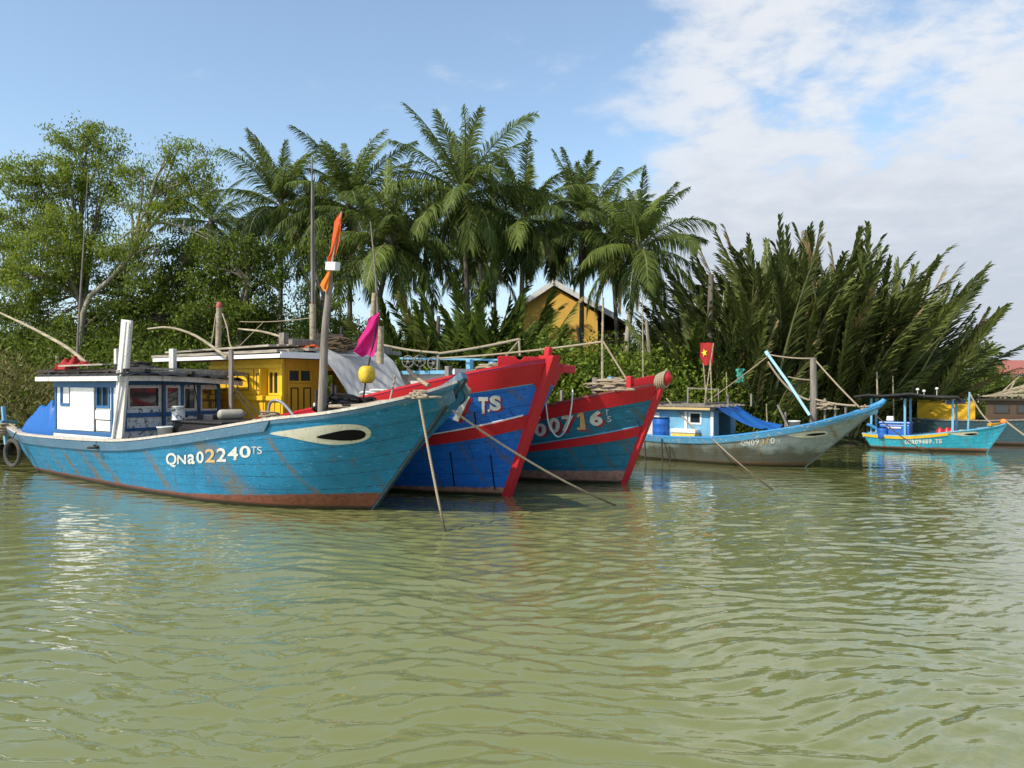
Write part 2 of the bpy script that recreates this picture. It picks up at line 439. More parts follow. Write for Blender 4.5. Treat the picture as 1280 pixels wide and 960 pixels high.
HA = Hull((-2.675, 14.52), (.814, -.58),
  [(-13.7, 1.13, .95), (-11.8, 1.03, 1.30), (-9.1, 1.05, 1.5), (-6.6, 1.11, 1.6), (-3.9, 1.36, 1.65), (-1.9, 1.62, 1.62), (-.9, 1.75, 1.58), (.3, 1.87, 1.45), (1.25, 2.04, 1.12), (1.85, 2.22, .62), (2.2, 2.42, .07)],
  [(-12.1, .85), (-11.2, .95), (-9.2, 1.1), (-7.2, 1.25), (-5.2, 1.35), (-3.7, 1.33), (-2.7, 1.22), (-1.7, .98), (-.9, .62), (-.4, .31), (0, .06)], 0.9)
HB = Hull((-0.09, 16.3), (.80, -.60),
  [(-13, 1.35, 1.3), (-11.5, 1.35, 1.5), (-9.0, 1.40, 1.68), (-6.2, 1.54, 1.75), (-4.6, 1.77, 1.75), (-3.0, 2.03, 1.73), (-1.64, 2.28, 1.66), (-.47, 2.49, 1.53), (.25, 2.63, 1.33), (.78, 2.75, .95), (1.07, 2.87, .13)],
  [(-12, 1.0), (-10.6, 1.15), (-8.6, 1.3), (-6.6, 1.35), (-5.0, 1.33), (-3.6, 1.22), (-2.5, 1.02), (-1.6, .78), (-.9, .5), (-.4, .28), (-.06, .10)], 0.85)
HC = Hull((2.69, 18.24), (.80, -.60),
  [(-11.4, 1.2, 1.2), (-10, 1.2, 1.35), (-7.5, 1.25, 1.5), (-5.2, 1.40, 1.55), (-3.6, 1.55, 1.55), (-2.4, 1.68, 1.54), (-1.64, 1.79, 1.50), (-.92, 1.95, 1.4), (.05, 2.16, 1.12), (.62, 2.29, .68), (.92, 2.38, .12)],
  [(-10.4, .9), (-9.3, 1.0), (-7.0, 1.15), (-5.2, 1.2), (-3.9, 1.15), (-2.9, 1.05), (-2.2, .9), (-1.5, .72), (-.8, .46), (-.35, .25), (-.05, .09)], 0.85)
HD = Hull((8.42, 21.9), (.77, -.63),
  [(-5.6, .84, .75), (-4.7, .77, 1.0), (-3.7, .76, 1.15), (-2.6, .79, 1.22), (-1.7, .88, 1.22), (-.9, 1.01, 1.17), (-.25, 1.13, 1.1), (.4, 1.27, .97), (1.25, 1.53, .66), (1.75, 1.70, .3), (2.08, 1.86, .05)],
  [(-4.95, .62), (-4.3, .72), (-3.5, .82), (-2.6, .86), (-1.95, .84), (-1.4, .76), (-.95, .62), (-.6, .46), (-.3, .28), (-.14, .15), (0, .05)], 0.9)
HE = Hull((16.53, 26.51), (.80, -.60),
  [(-3.9, .55, .5), (-3.4, .52, .62), (-2.9, .51, .7), (-2.4, .52, .73), (-1.9, .57, .73), (-1.4, .64, .72), (-1.0, .71, .67), (-.5, .78, .56), (-.05, .85, .38), (.32, .93, .17), (.58, 1.02, .04)],
  [(-3.6, .36), (-3.2, .42), (-2.8, .47), (-2.4, .48), (-2.0, .48), (-1.6, .45), (-1.2, .38), (-.8, .28), (-.4, .16), (-.15, .08), (0, .04)], 0.9)
HF = Hull((23.5, 28.5), (.85, -.50),
  [(-8.0, 1.0, .8), (-7.2, .95, 1.0), (-6.2, .92, 1.15), (-5.0, .93, 1.2), (-3.9, .98, 1.2), (-3.0, 1.05, 1.2), (-2.0, 1.15, 1.1), (-1.0, 1.28, .9), (-.2, 1.45, .55), (.3, 1.55, .3), (.7, 1.75, .05)],
  [(-7.4, .65), (-6.8, .8), (-5.8, .95), (-4.8, 1.0), (-3.9, 1.0), (-3.0, .9), (-2.1, .7), (-1.3, .45), (-.6, .25), (-.2, .12), (0, .05)], 0.9)

def boat_root(H, label, group=None):
    o = empty('fishing_boat', (H.stem[0], H.stem[1], 0), label, 'boat', group, H.rz)
    H.root = o
    return o

def make_hull(H, mat, bulwark, deck_mat, inner_mat, cap_mat, cap=(0.13, 0.05), nt=120, nv=22, deck_to=0.97, lip=0.0):
    T = np.linspace(0, 1, nt) ; T = 1 - (1 - T) ** 1.25
    V = np.concatenate([[-.35, -.12], np.linspace(0, 1, nv)])
    vs, fs, uvs = [], [], []
    for side in (-1, 1):
        g = H.surf(T[:, None], V[None, :], side)
        b = len(vs); vs += g.reshape(-1, 3).tolist(); w = len(V)
        uvs += [(g[i, j, 0], V[j]) for i in range(nt) for j in range(w)]
        for i in range(nt - 1):
            for j in range(w - 1):
                q = (b + i * w + j, b + (i + 1) * w + j, b + (i + 1) * w + j + 1, b + i * w + j + 1)
                fs.append(q if side < 0 else q[::-1])
    w = len(V); n = nt * w
    for j in range(w - 1):                                   # transom and stem closure
        fs.append((j, j + 1, n + j + 1, n + j))
        e = (nt - 1) * w
        fs.append((e + j, n + e + j, n + e + j + 1, e + j + 1))
    me = bpy.data.meshes.new('hull'); me.from_pydata(vs, [], fs); me.materials.append(mat)
    uvl = me.uv_layers.new(name='UVMap'); idx = np.zeros(len(me.loops), int); me.loops.foreach_get('vertex_index', idx)
    uvl.data.foreach_set('uv', np.array(uvs)[idx].ravel().astype(np.float32))
    me.polygons.foreach_set('use_smooth', [True] * (len(fs) - 2 * (w - 1)) + [False] * (2 * (w - 1)))
    hull = link('hull', me, H.root)
    th = 0.07
    def in_at(x, z):                                        # clear half-breadth inside the shell at a point
        t = H.t_at_x(x)
        for _ in range(4):
            v = min(max(z / float(H.fz(t)), 0), 1); t = H.t_at_x(x, v)
        return x, max(abs(H.surf(t, v)[1]) - .06, .01)
    # inner bulwark and deck
    Td = T[T <= deck_to]
    mb = MB()
    for side in (-1, 1):
        P = []
        for t in Td:
            top = H.surf(t, 1.0, side); z = top[2]; b = max(min(abs(top[1]) - th, abs(H.surf(H.t_at_x(top[0], .97), .97, side)[1]) - .04), .01)
            xl, yl = in_at(top[0], z - bulwark)
            P.append([(top[0], side * b, z + .002), (top[0], side * min(b, yl), z - bulwark - .02)])
        mb.sheet(P if side < 0 else [r[::-1] for r in P])
    mb.build('bulwark_lining', inner_mat, H.root)
    mb = MB(); P = []
    for t in Td:
        top = H.surf(t, 1.0, -1); b = max(min(abs(top[1]) - th - .01, in_at(top[0], top[2] - bulwark)[1]), .01)
        P.append([(top[0], b * k, top[2] - bulwark + .03 * (1 - k * k)) for k in np.linspace(-1, 1, 9)])
    mb.sheet(P); mb.build('deck', deck_mat, H.root)
    # cap rail
    mb = MB()
    for side in (-1, 1):
        P = []
        for t in T:
            top = H.surf(t, 1.0, side); y = abs(top[1]); z = top[2]
            o = y + .035; i = max(y - cap[0] + .035, .005)
            P.append([(top[0], side * o, z), (top[0], side * o, z + cap[1]), (top[0], side * i, z + cap[1] + .004), (top[0], side * i, z)])
        P = [r + [r[0]] for r in P]
        mb.sheet(P if side > 0 else [r[::-1] for r in P], smooth=False)
        mb.add(P[0][:4], [(0, 1, 2, 3)])
    mb.build('gunwale', cap_mat, H.root)
    return hull

def strake(H, name, mat, vlo, vhi, parent, t0=0.0, t1=0.995, proud=0.03, n=70, sides=(-1, 1)):
    """raised plank band on the shell between two heights (functions of t)"""
    mb = MB()
    for side in sides:
        P = []
        for t in np.linspace(t0, t1, n):
            a, b = vlo(t), vhi(t)
            r = []
            for v, k in ((a, 0), (a, 1), ((a + b) / 2, 1), (b, 1), (b, 0)):
                p = H.surf(t, v, side); nn = H.normal(t, v, side)
                r.append(tuple(p + nn * (proud if k else -.01)))
            P.append(r)
        mb.sheet(P if side < 0 else [r[::-1] for r in P], smooth=False)
        mb.add(P[0], [(0, 1, 2, 3, 4)]); mb.add(P[-1], [(0, 1, 2, 3, 4)])
    return mb.build(name, mat, parent)

def decal_mesh(H, bm, to_tv, off, name, mat, parent, side=-1, maxlen=0.09):
    """flat paint shape (bmesh in its own plane) laid on the shell"""
    bmesh.ops.triangulate(bm, faces=bm.faces[:])
    for _ in range(4):
        es = [e for e in bm.edges if e.calc_length() > maxlen]
        if not es: break
        bmesh.ops.subdivide_edges(bm, edges=es, cuts=1)
        bmesh.ops.triangulate(bm, faces=[f for f in bm.faces if len(f.verts) > 3])
    vs = []
    for v in bm.verts:
        t, vv = to_tv(v.co.x, v.co.y)
        vs.append(tuple(H.surf(t, vv, side) + H.normal(t, vv, side) * off))
    bm.verts.index_update()
    me = bpy.data.meshes.new(name)
    me.from_pydata(vs, [], [[v.index for v in f.verts] for f in bm.faces]); me.materials.append(mat)
    bm.free()
    return link(name, me, parent)

def along(H, t0, v0, slope=0.0):
    T = np.linspace(max(0, t0 - .5), 1, 600)
    P = H.surf(T, np.full_like(T, v0)); S = np.concatenate([[0], np.cumsum(np.linalg.norm(np.diff(P, axis=0), axis=1))])
    s0 = np.interp(t0, T, S)
    def f(a, b):
        t = float(np.interp(s0 + a, S, T))
        hgt = np.linalg.norm(H.surf(t, 1.0) - H.surf(t, 0.0))
        return t, v0 + slope * a + b / hgt
    return f

def glyph_bm(ch, size, bold=0.02, shear=0.0):
    cu = bpy.data.curves.new('text', 'FONT'); cu.body = ch; cu.size = size; cu.offset = bold; cu.shear = shear
    cu.resolution_u = 5
    o = bpy.data.objects.new('text', cu); col.objects.link(o)
    dg = bpy.context.evaluated_depsgraph_get(); dg.update()
    me = o.evaluated_get(dg).to_mesh()
    bm = bmesh.new(); bm.from_mesh(me)
    w = max([v.co.x for v in bm.verts] or [size * .3])
    o.evaluated_get(dg).to_mesh_clear(); bpy.data.objects.remove(o); bpy.data.curves.remove(cu)
    bmesh.ops.remove_doubles(bm, verts=bm.verts[:], dist=1e-5)
    return bm, w

def letter(H, parent, ch, quad, mat, shadow=None, bold=0.015, sh=(0.03, -0.04), name='registration_letter'):
    """one painted character filling the photograph's box quad = (left px, base py, right px, top py)"""
    x0, y0, x1, y1 = quad
    if ch == '1':
        bm = bmesh.new(); bm.faces.new([bm.verts.new((*p_, 0)) for p_ in ((.1, 0), (.9, 0), (.9, .14), (.66, .14), (.66, 1), (.42, 1), (.05, .80), (.12, .66), (.36, .76), (.36, .14), (.1, .14))])
    else: bm, _ = glyph_bm(ch, 1.0, bold)
    xs = [v.co.x for v in bm.verts]; ys = [v.co.y for v in bm.verts]
    ax, bx, ay, by = min(xs), max(xs), min(ys), max(ys)
    c = [H.tv(x0, y0[0] if isinstance(y0, tuple) else y0), H.tv(x1, y0[1] if isinstance(y0, tuple) else y0),
         H.tv(x0, y1[0] if isinstance(y1, tuple) else y1), H.tv(x1, y1[1] if isinstance(y1, tuple) else y1)]
    def to(x, y):
        a = (x - ax) / (bx - ax); b = (y - ay) / (by - ay)
        p = [(1 - a) * (1 - b), a * (1 - b), (1 - a) * b, a * b]
        return sum(w * q[0] for w, q in zip(p, c)), sum(w * q[1] for w, q in zip(p, c))
    # work in metres-ish so that subdivision is even
    if shadow:
        bm2 = bm.copy(); o = letter_shadow = decal_mesh(H, bm2, lambda x, y: to(x + .10, y - .08), .006, name, shadow, parent, maxlen=.25)
    return decal_mesh(H, bm, to, .011, name, mat, parent, maxlen=.25)

def poly_decal(H, pix, mat, parent, name, off=.008):
    pts = [H.tv(*p) for p in pix]
    bm = bmesh.new()
    vs = [bm.verts.new((p[0] * 10, p[1] * 2, 0)) for p in pts]
    bm.faces.new(vs)
    return decal_mesh(H, bm, lambda x, y: (x / 10, y / 2), off, name, mat, parent, maxlen=.12)

def smooth_loop(pts, n=48):
    P = [Vector((p[0], p[1], 0)) for p in pts]; m = len(P); out = []
    for i in range(n):
        u = i / n * m; k = int(u); t = u - k
        a, b, c, d = (P[(k + j - 1) % m] for j in range(4))
        q = 0.5 * ((2 * b) + (c - a) * t + (2 * a - 5 * b + 4 * c - d) * t * t + (3 * b - a - 3 * c + d) * t ** 3)
        out.append((q.x, q.y))
    return out

def stem_post(H, mat, width, depth, top, bottom=-0.4, name='stem_post', head=None, n=14):
    """post along the stem, from under water to its head"""
    mb = MB(); P = []
    V = np.linspace(-.3, top, n)
    for v in V:
        p = H.surf(1.0, v); x, z = p[0], p[2]
        k = 0.85 + 0.25 * max(v, 0)
        w, d = width * k / 2, depth * k
        P.append([(x - d * .55, -w, z), (x + d * .45, -w * .8, z), (x + d * .45, w * .8, z), (x - d * .55, w, z), (x - d * .55, -w, z)])
    mb.sheet(P, smooth=False); mb.add(P[0][:4], [(3, 2, 1, 0)]); mb.add(P[-1][:4], [(0, 1, 2, 3)])
    return mb.build(name, mat, H.root, bevel=.012)

def wall(mb, o, ax, L, Hh, holes=(), th=0.05, mi=0, inward=(0, 1, 0)):
    """wall of length L along ax (unit) and height Hh up from o, with rectangular openings (x0,x1,z0,z1)"""
    o = Vector(o); ax = Vector(ax); up = Vector((0, 0, 1)); iw = Vector(inward) * th
    X = sorted({0, L, *[h[0] for h in holes], *[h[1] for h in holes]}); Z = sorted({0, Hh, *[h[2] for h in holes], *[h[3] for h in holes]})
    solid = lambda i, j: 0 <= i < len(X) - 1 and 0 <= j < len(Z) - 1 and not any(
        h[0] - 1e-6 <= X[i] and X[i + 1] <= h[1] + 1e-6 and h[2] - 1e-6 <= Z[j] and Z[j + 1] <= h[3] + 1e-6 for h in holes)
    p = lambda x, z: o + ax * x + up * z
    for i in range(len(X) - 1):
        for j in range(len(Z) - 1):
            if not solid(i, j): continue
            a, b, c, d = p(X[i], Z[j]), p(X[i + 1], Z[j]), p(X[i + 1], Z[j + 1]), p(X[i], Z[j + 1])
            mb.add([a, b, c, d], [(0, 1, 2, 3)], mi); mb.add([a + iw, b + iw, c + iw, d + iw], [(3, 2, 1, 0)], mi)
            for (q, r, ii, jj) in ((a, b, i, j - 1), (b, c, i + 1, j), (c, d, i, j + 1), (d, a, i - 1, j)):
                if not solid(ii, jj): mb.add([q, r, r + iw, q + iw], [(3, 2, 1, 0)], mi)

def window(parent, o, ax, hole, out, fmat, pmat, fw=0.045, mull=0, name='window', deep=0.03):
    """frame set proud of the wall round an opening, with its pane"""
    o = Vector(o); ax = Vector(ax); up = Vector((0, 0, 1)); out = Vector(out)
    x0, x1, z0, z1 = hole
    mb = MB()
    def bar(xa, xb, za, zb):
        a = o + ax * xa + up * za - out * deep; b = o + ax * xb + up * zb + out * .025
        mb.span(a, b)
    bar(x0 - .012, x1 + .012, z0 - .012, z0 + fw); bar(x0 - .012, x1 + .012, z1 - fw, z1 + .012)
    bar(x0 - .012, x0 + fw, z0 + fw, z1 - fw); bar(x1 - fw, x1 + .012, z0 + fw, z1 - fw)
    for k in range(mull):
        c = x0 + (x1 - x0) * (k + 1) / (mull + 1); bar(c - .02, c + .02, z0 + fw, z1 - fw)
    w = mb.build(name, fmat, parent)
    if pmat:
        pm = MB(); d = -out * .012
        a, b = o + ax * (x0 + .01) + up * (z0 + .01) + d, o + ax * (x1 - .01) + up * (z1 - .01) + d
        c, e = o + ax * (x1 - .01) + up * (z0 + .01) + d, o + ax * (x0 + .01) + up * (z1 - .01) + d
        pm.add([a, c, b, e], [(0, 1, 2, 3)]); pm.build('pane', pmat, w)
    return w

def rope(pts, r, label, mat='tan_rope', name='mooring_rope', cat='rope', group=None):
    mb = MB(); mb.tube(pts, r, 7)
    o = mb.build(name, M[mat]); tag(o, label, cat, group); return o

def wpt(H, p): 
    q = H.world(np.array([p[0], p[1], p[2]])); return Vector(q)

# ================================================================== boat with the painted eye, nearest
H = HA
bA = boat_root(H, 'weathered turquoise-blue wooden fishing boat with large painted eye and white wheelhouse, in front')
hull = make_hull(H, hull_paint('hull_blue', (0.007, 0.165, 0.305), (0.20, 0.065, 0.04), 0.13, 0.36, 0.6, 7, (0.05, 0.30, 0.50), (0.11, 0.075, 0.03),
                 rustspot=((-10.4, .08, .85, .8), (-8.5, .24, .86, .95), (-7.7, .20, .88, 1.15), (-5.25, .16, .98, .8), (-3.1, .42, 1.25, .85), (-1.2, .07, 1.5, .5), (-9.5, .12, .85, .7), (-11.2, .05, .8, .6))),
                 .22, M['deck'], M['rail_blue'], paint('weathered_cap', (0.47, 0.41, 0.33), wear=.7, chips=(.62, .60, .54), streak=.5, dirt=(.16, .13, .10), peel=.52))
vr = lambda d: (lambda t: 1 - d / float(H.fz(t)))
strake(H, 'rub_rail', M['rail_blue'], vr(.20), vr(.01), hull, 0.0, H.t_at_x(-.95), .05)
strake(H, 'sheer_strake', M['rail_blue'], vr(.07), vr(.005), hull, H.t_at_x(-.93), .985, .025)
stem_post(H, paint('stem_dark', (0.02, 0.05, 0.065), wear=.8, chips=(.12, .12, .12)), .12, .15, 1.02)
mb = MB(); p = Vector(H.surf(1.0, 1.0)); p.y = 0
mb.box(p + Vector((-.10, 0, .03)), (.40, .17, .15), Matrix.Rotation(R(-30), 3, 'Y')); mb.box(p + Vector((-.36, 0, -.10)), (.36, .26, .12), Matrix.Rotation(R(-24), 3, 'Y'))
mb.build('stem_head', paint('stem_head', (0.07, 0.13, 0.19), wear=.9, chips=(.35, .36, .36), dirt=(.3, .3, .3)), bA, bevel=.03)
# eye
ol = [(338, 541.5), (370, 536), (410, 531), (440, 530), (457, 533), (464, 541), (458, 549), (440, 554), (415, 555.5), (388, 552), (362, 546.5)]
eye = poly_decal(H, smooth_loop(ol), M['eye_white'], hull, 'painted_eye', .010)
poly_decal(H, smooth_loop([(396, 546), (412, 541), (432, 537), (449, 537), (457, 541), (454, 547), (440, 550), (418, 549.5)]), M['black_paint'], eye, 'pupil', .016)
# registration
txt = [('Q', 208, 221, 584, 566), ('N', 222, 233, 580, 568.5), ('a', 235, 244, 580, 567.5), ('0', 246, 255, 579, 564), ('2', 257, 269, 578, 561),
       ('2', 271, 283, 577, 560), ('4', 285, 298, 575, 558.5), ('0', 300, 314, 572, 557), ('T', 315, 321, 567, 558), ('S', 322, 328, 567, 558)]
for i, (ch, x0, x1, yb, yt) in enumerate(txt):
    letter(H, hull, ch, (x0, yb, x1, yt), M['letter_gold'] if i == 4 else M['letter'], None, .022 if i < 8 else .0)
# wheelhouse
cab = MB()
Lx, zf, zt = 3.2, .80, 2.46
holes_s = [(.30, .82, 1.06, 1.58), (2.10, 2.72, 1.04, 1.58)]
wall(cab, (-10.1, -1.25, zf), (1, 0, 0), Lx, zt - zf, holes_s, inward=(0, 1, 0))
holes_f = [(.12, .90, 1.04, 1.54), (1.04, 1.40, .98, 1.54), (1.50, 1.84, .96, 1.52), (1.96, 2.46, .94, 1.50)]
wall(cab, (-6.9, -1.25 + .052, zf), (0, 1, 0), 2.5, zt - zf, holes_f, mi=1, inward=(-1, 0, 0))
wall(cab, (-6.952, 1.30, zf), (-1, 0, 0), Lx - .05, zt - zf, [(.4, 1.1, 1.0, 1.5)], inward=(0, -1, 0))
wall(cab, (-10.1, 1.248, zf), (0, -1, 0), 2.44, zt - zf, [(.8, 1.6, .1, 1.5)], inward=(1, 0, 0))
cabin = cab.build('wheelhouse', [M['white'], M['peeling_white']], bA)
window(cabin, (-10.1, -1.25, zf), (1, 0, 0), holes_s[0], (0, -1, 0), M['cab_blue'], M['white'], .06)
window(cabin, (-10.1, -1.25, zf), (1, 0, 0), holes_s[1], (0, -1, 0), M['cab_blue'], M['glass'], .05, 1)
for h in holes_f: window(cabin, (-6.9, -1.198, zf), (0, 1, 0), h, (1, 0, 0), M['worn_white'], M['glass'], .035)
tr = MB()   # blue timber trim of the wheelhouse
for z0, z1 in ((1.52, 1.66), (.36, .46)): tr.span((-10.12, -1.285, zf + z0), (-6.94, -1.253, zf + z1))
for x in (-10.09, -7.28): tr.span((x, -1.283, zf + .462), (x + .07, -1.254, zf + 1.518))
for z0, z1 in ((1.575, 1.66), (.82, .925), (.50, .57)): tr.span((-6.897, -1.20, zf + z0), (-6.862, 1.30, zf + z1))
for y in (-1.20, -.255, .215, .665, 1.22): tr.span((-6.899, y, zf + .928), (-6.855, y + .085, zf + 1.572)); tr.span((-6.899, y, zf + .572), (-6.859, y + .085, zf + .818))
tr.build('trim_boards', M['cab_blue'], cabin, bevel=.006)
dg = MB(); dg.span((-9.245, -1.268, zf + .465), (-8.03, -1.2535, zf + 1.517)); dg.span((-8.015, -1.268, zf + .475), (-7.285, -1.2532, zf + .99)); dg.build('door_gap_backing', M['black_net'], cabin)  # added dark backing draws the shaded gap lines round the door panels
dr = MB(); dr.span((-9.22, -1.30, zf + .47), (-8.05, -1.256, zf + 1.515)); dr.span((-8.0, -1.288, zf + .76), (-7.3, -1.254, zf + .98)); dr.span((-7.96, -1.288, zf + .49), (-7.3, -1.254, zf + .735))
dr.build('door', M['white'], cabin, bevel=.008)
bs = MB(); bs.span((-10.13, -1.29, zf), (-6.92, -1.252, zf + .355)); bs.build('skirting_board', M['white'], cabin, bevel=.006)
rf = MB()
P = [[(x, y, zt + .05 + .05 * (1 - (y / 1.6) ** 2) - .035 * (y + 1.55) + dz) for y in np.linspace(-1.55, 1.62, 9)] for x in (-10.45, -6.40) for dz in (0,)]
top = [[(x, y, z + .13) for (x, y, z) in r] for r in P]
rf.sheet([r[::-1] for r in P], 0, False); rf.sheet(top, 0, False)
rf.add(P[0] + top[0], [(i, i + 1, 9 + i + 1, 9 + i) for i in range(8)]); rf.add(P[1] + top[1], [(i + 1, i, 9 + i, 9 + i + 1) for i in range(8)])
for k in (0, 8): rf.add([P[0][k], P[1][k], top[1][k], top[0][k]], [(0, 1, 2, 3)])
roof = rf.build('wheelhouse_roof', M['roof_black'], cabin)
fa = MB(); fa.span((-10.46, -1.585, zt + .01), (-6.38, -1.552, zt + .12)); 
for i in range(8):
    a, b = P[1][i], P[1][i + 1]; fa.beam((a[0] + .02, a[1], a[2] + .01), (b[0] + .02, b[1], b[2] + .01), .035, .12)
fa.build('fascia', M['worn_white'], roof)
tf = MB(); Q = []
for i in range(31):
    x = -10.35 + 4.15 * i / 30; r_ = []
    for j in range(21):
        y = -1.56 + 3.2 * j / 20
        ed = .10 if j in (0, 20) or i == 30 else 0
        r_.append((x + .03 * math.sin(5 * j), y, zt + .20 + .05 * (1 - (y / 1.6) ** 2) - .035 * (y + 1.55) + .022 * math.sin(3.1 * i + 1.3 * j) * math.sin(2.2 * j - i) - ed * (.6 + .4 * math.sin(i * 1.9 + j * 2.3))))
    Q.append(r_)
tf.sheet(Q); tf.build('tar_felt', M['roof_black'], roof)
rd = MB()
for y, z in ((-1.4, .27), (-.9, .27), (.2, .23), (1.3, .20)): rd.beam((-10.7, y, zt + z), (-6.3, y, zt + z - .02), .09, .07)
for x in (-9.9, -8.4, -7.0): rd.beam((x, -1.5, zt + .205), (x, 1.55, zt + .12), .09, .06)
rd.build('roof_rack', M['dark_wood'], roof)
pl = MB()
for i in range(4): pl.beam((-9.2 + .02 * i, -1.5 + .2 * i, zt + .38 + .012 * i), (-7.1, -1.48 + .19 * i, zt + .39), .17, .035)
pl.beam((-6.55, -1.5, zt + .21), (-6.5, 1.75, zt + .20), .12, .09); pl.beam((-6.6, -1.3, zt + .31), (-6.45, 1.5, zt + .26), .05, .05)
pl.build('roof_board', M['pale_wood'], roof)
# slanted plank mast at the corner, thin white spar beside it, other posts
pm = MB(); a = H.loc(147, 556, -1.42); b = H.loc(159, 400, -1.40); pm.beam(a, b, .30, .07, 0, (0, .55, 1)); pm.build('plank_mast', M['worn_white'], bA, bevel=.01)
pm = MB(); pm.tube([H.loc(141, 548, -1.5), H.loc(151, 470, -1.5), H.loc(157.5, 402, -1.48)], [.035, .03, .025]); pm.build('spar', M['white'], bA)
for (px, y0, y1, yy, w, m) in ((145, 470, 436, -1.0, .11, 'worn_white'), (216, 468, 436, .3, .20, 'worn_white'), (289, 515, 437, 1.0, .13, 'grey_wood')):
    q = MB(); a = H.loc(px, y0, yy); b = Vector((a.x, a.y, H.loc(px, y1, yy).z)); q.beam(a, b, w, w * .5); q.build('post', M[m], bA, bevel=.008)
q = MB(); q.tube(curve_pts([H.loc(99, 470, .5), H.loc(97, 430, .5), H.loc(103, 330, .5), H.loc(110, 215, .5)], 10), [.05, .045, .04, .035, .03, .028, .025, .02, .018, .014, .01], 6); q.build('antenna', M['grey_wood'], bA)
q = MB(); q.tube(curve_pts([H.loc(0, 391, -.6), H.loc(40, 410, -.6), H.loc(85, 435, -.6), H.loc(112, 458, -.6)], 12), np.linspace(.03, .06, 13), 6); q.build('bamboo_boom', M['bamboo'], bA)
q = MB(); q.tube(curve_pts([H.loc(185, 411, 1.0), H.loc(212, 409.5, 1.0), H.loc(245, 420, 1.0), H.loc(284, 447, 1.0)], 12), np.linspace(.022, .045, 13), 6); q.build('bamboo_boom', M['bamboo'], bA)
# stays from roof to deck
for (a, b) in (((203, 462, -.3), (203, 540, -.3)), ((240, 468, .5), (250, 520, .5)), ((289, 480, 1.0), (330, 524, 0.6)), ((292, 490, 1.1), (322, 526, .6))):
    q = MB(); q.tube([H.loc(*a), H.loc(*b)], .016, 5)
    q.build('stay', M['dark_rope'], bA)
# engine hatch and bent pipe rail
q = MB(); q.span((-6.2, -.35, .95), (-4.3, 1.25, 1.50)); q.span((-6.25, -.40, 1.505), (-4.25, 1.30, 1.56)); q.build('engine_hatch', M['roof_black'], bA, bevel=.02)
q = MB(); q.tube(curve_pts([(-3.9, .6, 1.2), (-3.95, .6, 1.8), (-3.8, .6, 2.02), (-3.4, .6, 1.95), (-2.5, .35, 1.5)], 16), .035, 8); q.build('pipe_rail', M['steel'], bA)
# bow: bitts with cross log, crooked mast with flags
log = MB(); log.tube([H.loc(508, 500, -.72), H.loc(545, 492, -.1), H.loc(586, 489, .66)], [.085, .09, .075], 9)
log.build('cross_log', wood('log_wood', (.36, .29, .20), .8, 1), bA)
for px, y in ((520, -.30), (556, .1)):
    q = MB(); a = H.loc(px, 497, y); q.tube([a + Vector((0, 0, -.25)), a + Vector((0, 0, .14))], .055, 8)
    q.build('bitt', M['grey_wood'], bA)
ms = MB(); pts = [H.loc(402, 530, -.95), H.loc(404, 470, -.95), H.loc(406, 415, -.95), H.loc(411, 365, -.95), H.loc(413, 335, -.95)]
ms.tube(curve_pts(pts, 14), np.linspace(.088, .048, 15), 9); mast = ms.build('crooked_mast', M['grey_wood'], bA)
st = MB(); st.tube([H.loc(412, 345, -1.03), H.loc(417, 318, -1.03), H.loc(427, 264, -1.03)], [.02, .02, .014], 6); stick = st.build('flag_stick', M['bamboo'], mast)
def flagmesh(H, rows, y, name, mat, parent, wave=.05, n=8, ph=0.0, rag=1.5):
    """rows of (left px, right px, py) turned into a rippled hanging cloth"""
    mb = MB(); P = []
    for i, (l, r, py) in enumerate(rows):
        P.append([H.loc(l + (r - l) * k / n, py + rag * math.sin(i * 1.7 + k), y + wave * math.sin(ph + 5.5 * k / n + i * .8) * (1 - k / n * .8)) for k in range(n + 1)])
    mb.sheet(P); return mb.build(name, mat, parent)
flagmesh(H, [(424, 428, 266), (418, 427, 274), (417, 426, 286), (415, 424.5, 300), (413, 421, 314), (409, 418, 322), (410, 415, 328)], -1.02, 'flag', M['flag_orange'], stick, .06)
flagmesh(H, [(410, 413, 337), (406, 412.5, 344), (402, 411, 352), (400, 410, 358), (404, 408, 363)], -1.08, 'pennant', cloth('ragged_orange', (.85, .25, .03), 1, .4), mast, .05)
q = MB(); c = H.loc(416, 333, -1.06); q.box(c, (.26, .13, .15), Matrix.Rotation(.1, 3, 'Y')); q.build('lamp_box', M['white_plastic'], mast, bevel=.015)
fl = MB(); fp = [H.loc(453, 506, -.55), H.loc(458, 470, -.55), H.loc(466, 430, -.55), H.loc(474.5, 390, -.55)]
fl.tube(fp, [.018, .017, .015, .012], 6); stick2 = fl.build('flag_stick', M['dark_wood'], bA)
flagmesh(H, [(473, 475, 391), (460, 474, 397), (459, 473, 406), (455, 472, 415), (448, 471, 424), (446, 470.5, 432), (441, 469, 440), (449, 467, 445)], -.55, 'flag', M['flag_pink'], stick2, .13, 10)
